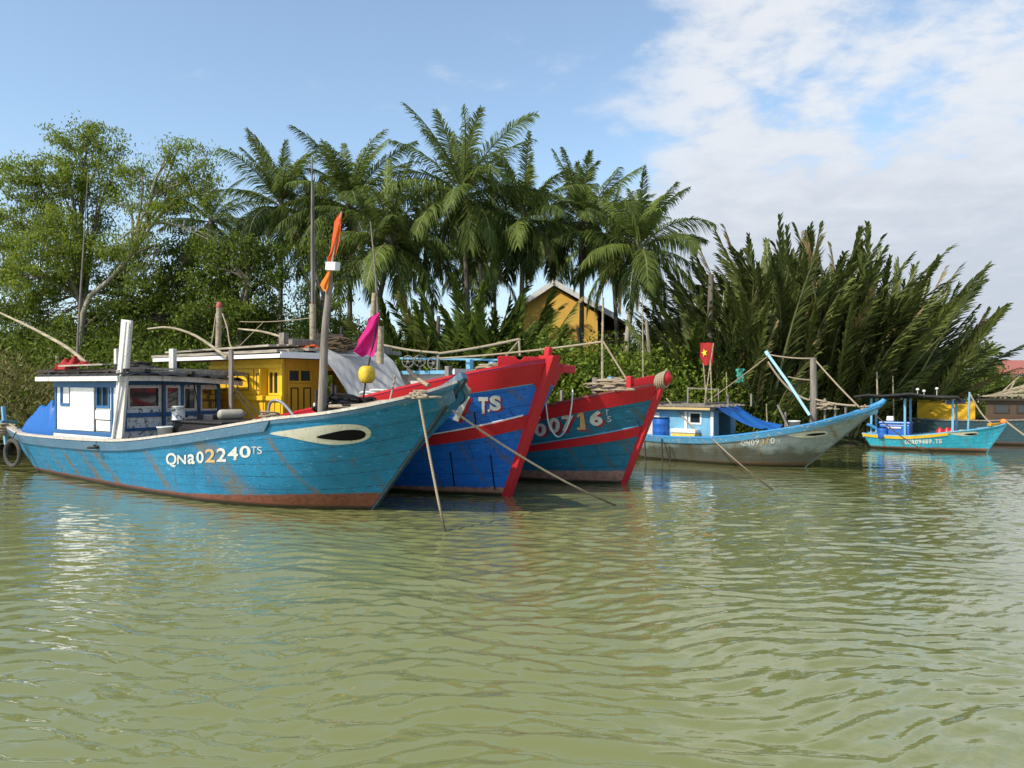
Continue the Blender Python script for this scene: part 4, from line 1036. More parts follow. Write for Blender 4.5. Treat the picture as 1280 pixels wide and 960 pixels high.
# rope lines above boats two and three
rope([wpt(HC, p_) for p_ in sag(HB.loc(479, 432, 1.2) if False else HC.loc(478, 431, .4), HC.loc(548, 441, .2), .04)], .035, 'pale rope rail from the yellow pole to the deckhouse post', name='rope_rail')
rope([wpt(HC, p_) for p_ in sag(HC.loc(548, 442, .2), HC.loc(649, 424, .9), .03)], .038, 'twisted pale rope rising from the deckhouse post towards the yellow house', name='rope_rail')
rope([wpt(HC, p_) for p_ in sag(HC.loc(548, 448, .2), HC.loc(754, 427, -.5), .05)], .028, 'long pale line running from the deckhouse to the pole on the teal bow', name='rope_rail')
rope([wpt(HC, p_) for p_ in [HC.loc(754, 427, -.5), HC.loc(785, 477, -.5)]], .024, 'stay slanting from the thin pole down to the teal bow', name='stay_rope')
for a, b in (((650, 424, .9), (633, 445, 1.0)), ((649, 426, .9), (650, 445, .9))):
    q = MB(); q.tube([HC.loc(*a), HC.loc(*b)], .033, 6); q.build('roof_post', M['bamboo'], bC)

# ================================================================== grey-blue boat on the right
H = HD
bD = boat_root(H, 'worn grey-blue wooden boat with bright blue rail, upturned bow and stout mast post')
hull = make_hull(H, hull_paint('hull_grey', (0.22, 0.265, 0.26), (0.13, 0.07, 0.04), 0.06, 0.16, 0.65, 8, (0.42, 0.46, 0.43), (0.16, 0.085, 0.035), grime=.55, rustspot=((-3.9, .05, .7, .1), (-3.1, .12, .75, .15), (-2.2, .08, .75, -.1), (-1.6, .16, .85, .1), (-1.05, .06, .95, .2), (.9, .05, 1.3, .1), (-4.4, .05, .7, .1))), .16, M['deck'], M['pale_blue'], M['bright_blue'], (.11, .045))
vr = lambda d: (lambda t: 1 - d / float(H.fz(t)))
strake(H, 'rub_rail', paint('rail_faded', (.07, .29, .50), wear=1.0, chips=(.42, .40, .34), streak=.75, dirt=(.25, .17, .10), peel=.54), vr(.15), vr(.0), hull, .0, .985, .035)
stem_post(H, paint('stem_grey', (.10, .13, .13), wear=.8), .09, .12, 1.0)
q = MB(); p = Vector(H.surf(1.0, 1.0)); p.y = 0
q.tube(curve_pts([p + Vector((-.8, 0, -.36)), p + Vector((-.4, 0, -.19)), p + Vector((-.12, 0, -.04)), p + Vector((.0, 0, .05)), p + Vector((.05, 0, .13))], 12), np.linspace(.13, .06, 13), 10); q.build('bow_horn', M['bright_blue'], bD)
eye = poly_decal(H, smooth_loop([(984, 543.5), (1000, 541), (1022, 538.5), (1033, 539), (1034, 542), (1024, 545.5), (1008, 547), (994, 546)]), M['eye_white'], hull, 'painted_eye', .008)
poly_decal(H, smooth_loop([(1007, 543.2), (1018, 541.3), (1030, 540.8), (1031, 542.5), (1020, 544.2), (1011, 544.3)]), M['black_paint'], eye, 'pupil', .014)
for i, (ch, x0, x1) in enumerate((('Q', 926, 931.5), ('N', 932, 937.5), ('0', 938.5, 943.5), ('9', 944, 949), ('3', 951, 955.5), ('7', 957, 961.5), ('0', 963, 968.5), ('T', 970, 972.5), ('S', 973, 975.5))):
    yb = 557.5 - (x0 - 926) * .085; letter(H, hull, ch, (x0, yb, x1, yb - (7.5 if i < 7 else 4)), M['letter_gold' if i in (4, 5) else 'letter'], None, .03 if i < 7 else 0)
# cabin
zf, zt = .68, 1.62
cab = MB(); X0, Lx = -4.75, 2.35; XF = X0 + Lx
hs = [(1.55, 1.95, .50, .86)]
wall(cab, (X0, -.8, zf), (1, 0, 0), Lx, zt - zf, hs, inward=(0, 1, 0)); hf = [(.3, 1.2, .1, .85)]
wall(cab, (XF, -.748, zf), (0, 1, 0), 1.55, zt - zf, hf, mi=0, inward=(-1, 0, 0))
wall(cab, (XF - .052, .80, zf), (-1, 0, 0), Lx - .06, zt - zf, [(.5, 1.2, .4, .8)], inward=(0, -1, 0))
cabin = cab.build('cabin', [M['pale_blue']], bD)
window(cabin, (X0, -.8, zf), (1, 0, 0), hs[0], (0, -1, 0), M['white'], M['glass'], .04)
for x0 in (XF - .09, X0 + 1.4):
    q = MB(); q.span((x0, -.84, zf), (x0 + .09, -.802, zt - .05)); q.build('white_post', M['white'], cabin, bevel=.006)
q = MB(); q.span((X0 + .02, -.835, zf + .1), (X0 + .55, -.802, zt - .1)); q.build('white_panel', M['worn_white'], cabin)
q = MB(); q.span((X0 - .9, -1.05, zt + .004), (XF + .15, 1.05, zt + .06)); rf = q.build('cabin_roof', M['roof_black'], cabin)
q = MB(); q.span((X0 - .92, -1.08, zt), (XF + .0, -1.052, zt + .07)); q.build('fascia', paint('tan_paint', (.5, .36, .16)), rf)
q = MB()
for i in range(7): q.beam((X0 - .8, -1.0 + i * .3, zt + .10 + .02 * (i % 3)), (XF + .3, -.98 + i * .3, zt + .12 + .02 * (i % 2)), .10, .05)
for x in (X0 - .6, X0 + .6, XF - .2): q.beam((x, -1.05, zt + .18), (x, 1.05, zt + .18), .07, .06)
q.build('roof_board', M['grey_wood'], rf)
q = MB()
for px, py in ((860, 484), (898, 487), (910, 493), (939, 492)): q.beam(H.loc(px, 508, .3), H.loc(px, py, .3), .045, .045)
q.beam(H.loc(860, 485, .3), H.loc(899, 487, .3), .04, .04); q.build('roof_rail', M['grey_wood'], rf)
mf = MB(); P = []
o = Vector((XF + .14, 0, zt + .08))
for i in range(17):
    v = i / 16; P.append([(o.x + 1.35 * v, -.95 + 1.75 * u + .1 * v, o.z - .62 * v - .12 * math.sin(math.pi * v) + .025 * math.sin(16 * u + 5 * v) + .05 * math.cos(u * 6.28) * v) for u in np.linspace(0, 1, 25)])
mf.sheet(P); o = mf.build('tarp_awning', M['tarp_blue']); o.matrix_world = Matrix.Translation((H.stem[0], H.stem[1], 0)) @ Matrix.Rotation(H.rz, 4, 'Z')
tag(o, 'bright blue tarp stretched as a sloping awning from the cabin roof to the fore deck', 'tarp')
# mast, boom, ropes
q = MB(); q.tube([H.loc(1017, 534, 0), H.loc(1017, 480, 0), H.loc(1016.5, 447, 0)], [.105, .10, .09], 10); q.build('mast_post', M['grey_wood'], bD)
q = MB(); q.tube([H.loc(1012, 519, -.35), H.loc(985, 478, -.35), H.loc(959, 442, -.35)], [.045, .045, .045], 8); q.tube([H.loc(960, 444, -.35), H.loc(957.5, 439, -.35)], .06, 8); q.build('boom', paint('boom_blue', (.36, .60, .70), wear=.6), bD)
for a, b, s, r, lb in (((960, 443, -.35), (1016, 448, 0), .04, .022, 'rope between the tip of the light-blue boom and the mast top'), ((1018, 449, 0), (1074, 509, -.2), .03, .024, 'stay from the mast top down to the blue upturned bow'),
                       ((985, 471, -.35), (1014, 475, 0), .02, .02, 'short rope tying the middle of the light-blue boom to the mast'), ((959, 446, -.35), (881, 504, .2), .02, .018, 'thin line from the boom tip aft to the cabin roof'),
                       ((960, 452, -.35), (1012, 500, -.1), .22, .03, 'slack thick rope hanging below the light-blue boom'), ((1012, 497, 0), (1070, 507, -.35), .05, .03, 'lifeline from mast foot to the blue bow horn')):
    rope([wpt(H, p_) for p_ in sag(H.loc(*a), H.loc(*b), s)], r, lb, name='rigging_rope')
for a, b, yy in (((1031, 535), (1031, 498), -.2), ((1044, 533), (1044, 506), -.2), ((1057, 530), (1057, 505), -.2), ((982, 537), (982, 515), -.2), ((985, 533), (972, 506), -.4)):
    q = MB(); q.beam(H.loc(*a, yy), H.loc(*b, yy), .05, .05); q.build('rail_post', M['grey_wood'], bD)
heap('rope_coil', wpt(H, H.loc(1032, 512, -.2)), (.22, .2, .3), 14, 'tan rope hung on the rail post before the mast', 'rope', M['tan_rope'], .022, 51)
heap('rope_coil', wpt(H, H.loc(1080, 512, -.05)), (.16, .14, .14), 12, 'rope lashing on the blue bow of the grey-blue boat', 'rope', M['tan_rope'], .02, 52)
# flag sticks with red flag
for a, b in (((890, 508, .0), (888, 450, .0)), ((884, 510, .2), (879, 452, .2)), ((880, 508, .1), (892, 429, .1))):
    q = MB(); q.tube([H.loc(*a), H.loc(*b)], .022, 6); st = q.build('flag_stick', M['bamboo'], bD)
fl = flagmesh(H, [(875, 892.5, 428.5), (875.5, 892, 436), (875, 891.5, 446), (877.5, 890.5, 452), (880, 890, 456.5)], .1, 'flag', M['flag_red'], st, .07, 8, 0.0, .3)
bm = MB(); c = H.loc(880.5, 441, .02); star = []
ux = (H.loc(890, 441, .02) - c).normalized(); uz = Vector((0, 0, 1))
for k in range(10):
    a = math.pi / 2 + k * math.pi / 5 + .25; r_ = .13 if k % 2 == 0 else .055; star.append(c + ux * r_ * math.cos(a) * .8 + uz * r_ * math.sin(a))
bm.add([c] + star, [(0, k + 1, (k + 1) % 10 + 1) for k in range(10)]); bm.build('star', M['flag_star'], fl)
draped('cloth', wpt(H, H.loc(921, 478, .2)), Vector((.16, -.05, 0)), Vector((.02, .03, .42)), lambda u, v: 0, 8, 12, M['teal_net'], 'small green net bag hung on the line above the cabin roof', 'net', .03, 14)
# cargo
def barrel(c, r, h, label, mat='blue_plastic', cat='barrel'):
    b = empty('barrel', c, label, cat); q = MB()
    q.lathe([(0, 0), (r * .92, 0), (r, .04), (r, h * .3), (r * 1.03, h * .33), (r, h * .36), (r, h * .66), (r * 1.03, h * .69), (r, h * .72), (r, h - .05), (r * .93, h - .01), (r * .93, h), (r * .8, h - .02), (0, h - .02)], 24); q.build('drum', M[mat], b)
    q = MB(); q.lathe([(r * .95, h - .03), (r * 1.05, h - .03), (r * 1.05, h + .005), (r * .95, h + .005)], 24); q.build('lid_ring', M['black_paint'], b)
a = H.loc(826, 543, -.85); barrel(wpt(H, (a.x, a.y, .70)), .26, .66, 'blue plastic barrel on the stern of the grey-blue boat')
a = H.loc(857, 545, -.95); c = wpt(H, (a.x, a.y, .72)); bxo = empty('foam_box', c, 'white and yellow foam box beside the cabin of the grey-blue boat', 'box', None, H.rz)
q = MB(); q.box((0, 0, .09), (.78, .36, .18)); q.build('body', plain('yellow_crate', (.75, .48, .08), .6), bxo, bevel=.02)
q = MB(); q.box((0, 0, .25), (.84, .42, .13)); q.build('lid', M['white_plastic'], bxo, bevel=.03)
draped('cloth', wpt(H, (H.loc(836, 543, -.95).x, -.95, .74)), Vector((.28, -.2, 0)), Vector((.15, .25, 0)), lambda u, v: .28 * math.sin(math.pi * u) * math.sin(math.pi * v), 14, 12, M['white_plastic'], 'crumpled white bag between the blue barrel and the foam box', 'bag', .02, 15)
a = H.loc(993, 534, -.5); bucket(wpt(H, (a.x, a.y, 1.10)), .16, .26, 'white pail on the fore deck behind the light-blue boom')
a = wpt(H, H.loc(891, 549, -1.2)); b = at(966, 612, 17.2); rope(sag(a, b, .05), .020, 'taut mooring line from the rail of the grey-blue boat into the water')
a = wpt(H, H.loc(1081, 506, -.1)); b = at(1168, 569, 24.5); rope(sag(a, b, .15), .018, 'slack mooring line falling from the blue upturned bow into the water')
rope([wpt(H, p_) for p_ in sag(H.loc(833, 498, -.6), H.loc(872, 540, -1.1), .02)], .022, 'rope slanting across the stern cabin wall', name='rigging_rope')
for k, (px, y0, y1) in enumerate(((808, 552, 580), (829, 548, 590), (839, 558, 590))):
    D = 23.6 - .1 * k; q = MB(); q.tube([at(px - 2, y0, D), at(px, y1 + 6, D)], [.02, .03], 6); tag(q.build('stake', M['dark_wood']), ['thin dark stake in the water at the stern corner of the grey-blue boat', 'dark leaning stake beside the blue barrel side of the grey-blue hull', 'tallest dark stake standing in the water against the grey-blue hull'][k], 'stake')

# ================================================================== small turquoise boat
H = HE
bE = boat_root(H, 'small turquoise boat with yellow rail and flat dark canopy on blue posts')
hull = make_hull(H, hull_paint('hull_turquoise', (0.03, 0.36, 0.48), (0.22, 0.10, 0.06), 0.10, 0.16, 0.6, 6, (0.12, 0.50, 0.60), rustspot=((-3.2, .05, .5, .2), (-2.6, .06, .5, .3), (-1.5, .05, .6, .3), (-.6, .05, .7, .3), (-2.0, .03, .55, .2))), .12, M['deck'], M['pale_blue'], M['pale_blue'], (.08, .035), nt=80, nv=14)
vr = lambda d: (lambda t: 1 - d / float(H.fz(t)))
strake(H, 'rub_rail', M['yellow'], vr(.09), vr(-.01), hull, .0, H.t_at_x(-1.05), .03)
stem_post(H, paint('stem_turq', (.03, .25, .35)), .07, .10, 1.02)
eye = poly_decal(H, smooth_loop([(1185, 541.5), (1195, 540.3), (1215, 539.5), (1222, 540.5), (1221, 543.5), (1210, 544.8), (1198, 544.2)]), M['eye_white'], hull, 'painted_eye', .008)
poly_decal(H, smooth_loop([(1205, 542.6), (1213, 541.4), (1221, 541.6), (1220, 543), (1212, 543.9)]), M['black_paint'], eye, 'pupil', .014)
for i, ch in enumerate('QNa09489.TS'):
    x0 = 1131 + i * 4.25; yb = 555.2 - i * .12
    letter(H, hull, ch, (x0 + (1.2 if ch == '.' else 0), yb, x0 + (2.4 if ch == '.' else 3.8), yb - (1.4 if ch == '.' else 5.5)), M['letter'], None, .04)
q = MB(); c0, c1 = (-4.1, -.9, 1.50), (-.75, .9, 1.50); P = []
for i in range(8):
    P.append([(c0[0] + (c1[0] - c0[0]) * i / 7, -.95 + 1.9 * j / 6, 1.90 + .10 * math.sin(math.pi * i / 7) + .04 * math.sin(i * 2 + j) - .02 * j) for j in range(7)])
q.sheet(P); q.sheet([[(x, y, z + .06) for x, y, z in r] for r in P]); 
for i in (0, 7): q.sheet([P[i], [(x, y, z + .06) for x, y, z in P[i]]])
q.sheet([[r[0] for r in P], [(r[0][0], r[0][1], r[0][2] + .06) for r in P]])
can = q.build('canopy', M['roof_black'], bE)
q = MB()
for x in (-3.9, -2.5, -.85): q.beam((x, -.9, 1.87), (x, .95, 1.84), .06, .06)
q.build('canopy_beam', M['dark_wood'], can)
for x, y in ((-2.45, -.55), (-.95, -.48), (-2.45, .55), (-.95, .48), (-3.6, .42), (-3.6, -.42)):
    q = MB(); q.beam((x, y, .45), (x, y, 1.87), .075, .075); q.build('canopy_post', M['pale_blue'], bE, bevel=.008)
q = MB(); q.beam((-1.1, -.98, 1.76), (-.70, .8, 1.76), .03, .15); q.build('rolled_blind', plain('slate_cloth', (.06, .07, .12), .8), bE)
for px, py in ((1147, 487), (1171, 486), (1155, 489)):
    q = MB(); c = H.loc(px, py, 0); q.lathe([(0, .06), (.05, .04), (.06, 0), (.03, -.05), (0, -.05)], 10, c); q.tube([c - Vector((0, 0, .05)), c - Vector((0, 0, .25))], .012, 5)
    q.build('lamp', M['white_plastic'], can)
q = MB(); q.tube([H.loc(1097, 500, .2), H.loc(1096, 465, .2)], .035, 6); q.build('canopy_pole', M['bamboo'], bE)
a = H.loc(1120, 541, -.2); c = wpt(H, (a.x, a.y, .48)); cb = empty('cooler_box', c, 'large bright blue cooler box under the dark canopy', 'cooler', None, H.rz)
q = MB(); q.box((0, 0, .22), (1.0, .62, .44)); q.build('body', M['blue_plastic'], cb, bevel=.03); q = MB(); q.box((0, 0, .49), (1.06, .68, .10)); q.build('lid', M['blue_plastic'], cb, bevel=.03)
q = MB(); q.box((-.02, -.345, .33), (.5, .012, .06)); q.build('label_strip', M['worn_white'], cb)
a = H.loc(1113, 519, -.1); c = wpt(H, (a.x, a.y, .48 + .55)); en = empty('jerry_can', c, 'white plastic can standing on the bright blue cooler', 'can', None, H.rz)
q = MB(); q.box((0, 0, .09), (.26, .2, .18), taper=.9); q.build('body', M['white_plastic'], en, bevel=.03); q = MB(); q.lathe([(0, .26), (.06, .255), (.07, .18), (0, .18)], 12); q.build('cap', M['black_paint'], en)
a = H.loc(1103, 543, -.55); barrel(wpt(H, (a.x, a.y, .42)), .17, .40, 'small blue drum beside the cooler on the turquoise boat')
q = MB(); q.box((0, 0, 0), (.35, .22, .10)); o = q.build('scoop', M['bright_blue'], None, bevel=.02); o.matrix_world = Matrix.Translation(wpt(H, H.loc(1090, 533, -.6))) @ Matrix.Rotation(.5, 4, 'Y'); tag(o, 'blue slanted scoop at the stern of the turquoise boat', 'scoop')
for k, (px, yy) in enumerate(((1175, -.2), (1184, .1), (1190, -.1))):
    a = H.loc(px, 540, yy); c = wpt(H, (a.x, a.y, .50)); q = MB(); q.lathe([(0, 0), (.11, 0), (.12, .03), (.12, .25), (.05, .30), (.05, .34), (0, .34)], 14, c)
    tag(q.build('fuel_can', plain('red_plastic', (.5, .02, .03), .4)), 'red fuel can in the shade of the dark canopy', 'can', 'red fuel cans')
a = H.loc(1206, 536, -.3); c = wpt(H, (a.x, a.y, .72)); q = MB(); q.box(c, (.35, .3, .14), Matrix.Rotation(H.rz, 3, 'Z')); tag(q.build('crate', plain('pale_yellow', (.7, .6, .2), .6), None, bevel=.02), 'pale yellow crate at the foot of the bow pole', 'crate')
q = MB(); q.tube([H.loc(1210, 540, -.1), H.loc(1212, 490, -.1)], .035, 7); q.build('bow_pole', M['pale_blue'], bE)
rope([wpt(H, p_) for p_ in sag(H.loc(1212, 491, -.1), H.loc(1240, 530, -.05), .14)], .03, 'rope sagging from the bow pole to the turquoise bow', name='rigging_rope')
q = MB(); q.beam(H.loc(1236, 531, -.35), H.loc(1253, 530, .35), .14, .10); q.build('bow_beam', M['yellow_dim'], bE, bevel=.02)
q = MB(); c = wpt(H, H.loc(1254.5, 527, .02)); q.lathe([(0, -.1), (.08, -.08), (.11, 0), (.08, .08), (0, .1)], 14, c); tag(q.build('buoy', plain('orange_buoy', (.7, .22, .04), .5)), 'small orange float tied to the turquoise bow', 'float')
a = wpt(H, H.loc(1258, 527, 0)); rope(sag(a, at(1330, 575, 24), .06), .028, 'pale rope running from the turquoise bow out to the right', name='mooring_rope')

# ================================================================== dark boat behind it
H = HF
bF = boat_root(H, 'dark slate boat with brown cabin half hidden behind the turquoise bow')
hull = make_hull(H, hull_paint('hull_slate', (0.03, 0.07, 0.085), (0.14, 0.05, 0.04), 0.12, 0.2, 0.3, 7, (0.07, .12, .13)), .2, M['deck'], M['dark_wood'], M['grey_wood'], nt=60, nv=12)
stem_post(H, M['dark_wood'], .1, .14, 1.0)
cab = MB(); wall(cab, (-4.9, -.8, .8), (1, 0, 0), 1.9, .95, [(.3, .8, .45, .8), (1.05, 1.6, .45, .8)], inward=(0, 1, 0)); wall(cab, (-3.0, -.748, .8), (0, 1, 0), 1.55, .95, [(.3, 1.1, .3, .8)], inward=(-1, 0, 0))
cabin = cab.build('cabin', paint('brown_cabin', (.075, .045, .022), wear=.8, chips=(.16, .11, .05)), bF)
for h in ((.3, .8, .45, .8), (1.05, 1.6, .45, .8)): window(cabin, (-4.9, -.8, .8), (1, 0, 0), h, (0, -1, 0), M['dark_wood'], M['glass'], .035)
q = MB(); q.span((-5.2, -1.0, 1.754), (-2.7, 1.0, 1.81)); q.build('cabin_roof', M['dark_wood'], cabin)
q = MB()
for i in range(9): q.beam((-5.0 + .1 * i, -.8 + .17 * i, 1.92), (-2.4 + .13 * math.sin(i * 2), -.5 + .12 * i, 2.05 + .35 * (i % 3)), .05, .05)
q.build('roof_pole', M['bamboo'], bF)
q = MB(); P = []
for i in range(11): P.append([(-7.3 + 2.05 * u, -.95 + .02 * math.sin(23 * u + i) * 2, 1.62 - .078 * i + .01 * math.sin(9 * u)) for u in np.linspace(0, 1, 29)])
top = [[(-7.3 + 2.05 * u, -.95 + 1.8 * v, 1.62 + .12 * math.sin(math.pi * v)) for u in np.linspace(0, 1, 29)] for v in np.linspace(0, 1, 7)]
q.sheet(P); q.sheet(top); o = q.build('yellow_tarp', M['tarp_yellow']); o.matrix_world = Matrix.Translation((H.stem[0], H.stem[1], 0)) @ Matrix.Rotation(H.rz, 4, 'Z'); tag(o, 'wrinkled yellow tarp covering the hold behind the turquoise bow', 'tarp')
heap('net_heap', wpt(H, (-2.2, -.2, 1.30)), (.55, .5, .5), 26, 'pale net bundle on the dark boat at the far edge', 'net', plain('cream_net', (.5, .44, .36), .95, spec=.05), .03, 61)
for a, b in (((1243, 520, -.3), (1268, 478, .2)), ((1250, 518, .1), (1262, 485, .3)), ((1236, 505, 0), (1275, 470, .3)), ((1272, 530, 0), (1273, 490, 0))):
    q = MB(); q.tube([H.loc(*a), H.loc(*b)], .035, 6)
    q.build('deck_pole', M['bamboo'], bF)

# ================================================================== land and water
SX = np.array([-400, -60, -20, -10, -3, 2, 6, 10, 14, 18, 22, 27, 40, 80, 400.])
SY = np.array([27, 27, 26.2, 27.3, 28.0, 28.2, 28.2, 28.6, 30.5, 34, 42, 62, 100, 130, 150.])
def shore(x): return np.interp(x, SX, SY)
def ground_z(x, y):
    d = y - shore(x) - 0.5 * np.sin(x * 1.3) - .3 * np.sin(x * 3.1 + 1)
    return np.where(d < 0, np.maximum(-1.5, d * .5), .75 * (1 - np.exp(-d / 1.6)) + .004 * np.clip(d, 0, 60))
gx = np.unique(np.concatenate([np.linspace(-2500, -60, 20), np.linspace(-60, 60, 241), np.linspace(60, 2500, 20)]))
gy = np.unique(np.concatenate([np.linspace(-300, 20, 12), np.linspace(20, 60, 161), np.geomspace(60, 3500, 40)]))
GX, GY = np.meshgrid(gx, gy)
GZ = ground_z(GX, GY) + .05 * np.sin(GX * 2.3 + GY) * (GY < 100)
def grid_mesh(name, X, Y, Z, mat):
    h, w = X.shape
    v = np.stack([X, Y, Z], -1).reshape(-1, 3)
    i, j = np.meshgrid(np.arange(h - 1), np.arange(w - 1), indexing='ij'); a = (i * w + j).ravel()
    f = np.stack([a, a + 1, a + w + 1, a + w], -1)
    return np_mesh(name, v, f, [mat], smooth=True)
def np_mesh(name, v, quads, mats, tint=None, smooth=False, mi=None, tris=None):
    me = bpy.data.meshes.new(name)
    nq = len(quads); nt = 0 if tris is None else len(tris)
    me.vertices.add(len(v)); me.vertices.foreach_set('co', np.asarray(v, np.float32).ravel())
    li = np.asarray(quads, np.int32).ravel()
    ls = np.arange(nq) * 4
    if nt:
        ls = np.concatenate([ls, nq * 4 + np.arange(nt) * 3]); li = np.concatenate([li, np.asarray(tris, np.int32).ravel()])
    me.loops.add(len(li)); me.loops.foreach_set('vertex_index', li.astype(np.int32))
    me.polygons.add(nq + nt); me.polygons.foreach_set('loop_start', ls.astype(np.int32))
    for m in mats: me.materials.append(m)
    if mi is not None: me.polygons.foreach_set('material_index', np.asarray(mi, np.int32))
    me.polygons.foreach_set('use_smooth', np.full(nq + nt, smooth))
    if tint is not None:
        at_ = me.attributes.new('tint', 'FLOAT', 'FACE'); at_.data.foreach_set('value', np.asarray(tint, np.float32))
    me.update(); me.validate()
    return me
t = NT('soil'); tc = t.n('ShaderNodeTexCoord').outputs['Object']
n1 = t.noise(tc, .6, 6, .6); n2 = t.noise(tc, 6, 5, .7)
c = t.mix(t.ramp(n1, .4, .6), (0.06, 0.047, 0.03), (0.035, 0.05, 0.015)); c = t.mix(t.ramp(n2, .5, .7), c, (0.09, 0.08, 0.045))
soil = t.out(t.bsdf(c, .95, t.bump(n2, .6, .1), spec=.1))
tag(link('ground', grid_mesh('ground', GX, GY, GZ, soil)), kind='structure')

# water: a fan-shaped sheet, finer towards the viewer, with real ripples
def waves(X, Y, cell):
    r = np.random.default_rng(11); Z = np.zeros_like(X)
    wx = X + .35 * np.sin(.55 * Y + .2 * X) + .2 * np.sin(1.1 * X - .7 * Y); wy = Y + .30 * np.sin(.6 * X + 1) + .18 * np.sin(1.7 * X + .9 * Y)
    lee = .45 + .55 * np.clip((17.5 + .0 * X - Y) / 5 + np.clip((X - 3) / 5, 0, 1.5), 0, 1)       # calmer in the lee of the boats
    patch = .75 + .35 * np.sin(.31 * X + .23 * Y + 1) * np.sin(.27 * Y - .19 * X)
    for k in range(60):
        lam = .17 * (1.5 / .17) ** r.random() ; a = r.normal(1.66, .36); ph = r.random() * 6.283
        s = .040 * (1.0 if .17 < lam < .5 else .30) ; kk = 2 * math.pi / lam
        fade = np.clip((lam / np.maximum(cell, 1e-6) - 2.2) / 2, 0, 1)
        th = kk * (wx * math.cos(a) + wy * math.sin(a)) + ph
        w = np.sin(th); Z += fade * s / kk * (w + .22 * np.cos(2 * th))
    return Z * lee * patch
rr_ = np.concatenate([np.linspace(-60, 1.5, 12)[:-1], np.geomspace(1.5, 75, 1150), np.geomspace(78, 3000, 25)])
uu = np.concatenate([np.linspace(-40, -1.5, 14)[:-1], np.linspace(-1.5, -.85, 60)[:-1], np.linspace(-.85, .85, 680), np.linspace(.85, 1.5, 60)[1:], np.linspace(1.5, 40, 14)[1:]])
YY, UU = np.meshgrid(rr_, uu, indexing='ij'); XX = UU * (np.abs(YY) + 1.2)
cell = np.maximum(np.gradient(YY, axis=0), .25 * np.abs(np.gradient(XX, axis=1)))
ZZ = np.where((YY > .5) & (YY < 80) & (np.abs(UU) < 1.5), waves(XX, YY, cell), 0.0)
t = NT('river_water'); tc = t.n('ShaderNodeTexCoord').outputs['Object']
n1 = t.noise(t.mapping(tc, (1, 2.0, 1), rot=(0, 0, .15)), 2.4, 3, .5, .8); n2 = t.noise(tc, .25, 3); n3 = t.noise(t.mapping(tc, (1, 1.8, 1), rot=(0, 0, -.2)), 6.5, 2, .5, .6)
c = t.mix(n2, (0.178, 0.190, 0.062), (0.205, 0.214, 0.080))
hh = t.math('ADD', n1, t.math('MULTIPLY', n3, .35))
nb = t.bump(hh, .14, .05)
body = t.n('ShaderNodeBsdfDiffuse', None, Color=c, Normal=t.n('ShaderNodeCombineXYZ', None, _0=0.0, _1=0.0, _2=1.0).outputs[0])   # silty water: light scatters below the ripples
gl = t.n('ShaderNodeBsdfGlossy', None, Color=(1, 1, 1), Roughness=.025, Normal=nb); fr = t.n('ShaderNodeFresnel', None, IOR=1.38, Normal=nb)
m = t.n('ShaderNodeMixShader', None, Fac=t.math('MULTIPLY_ADD', fr.outputs[0], 1.5, .005, clamp=True)); t.set(m, 1, body.outputs[0]); t.set(m, 2, gl.outputs[0])
water = t.out(m.outputs[0])
tag(link('water', grid_mesh('water', XX, YY, ZZ, water)), kind='structure')

# ================================================================== plants
def leaf_cards(C, D, length, width, tint, r):
    """pointed leaf faces at C along D"""
    n = len(C)
    D = D / (np.linalg.norm(D, axis=1, keepdims=True) + 1e-9)
    q = r.normal(size=(n, 3)); S = np.cross(D, q); S /= (np.linalg.norm(S, axis=1, keepdims=True) + 1e-9)
    L = length * r.uniform(.65, 1.3, (n, 1)); W = width * r.uniform(.7, 1.25, (n, 1))
    v = np.stack([C, C + D * L * .45 + S * W * .5, C + D * L, C + D * L * .45 - S * W * .5], 1).reshape(-1, 3)
    f = np.arange(n * 4).reshape(n, 4)
    return v, f

def limb_mesh(segs):
    mb = MB()
    for pts, rad in segs: mb.tube(pts, rad, 6 if max(rad) < .06 else 9, caps=False)
    return mb

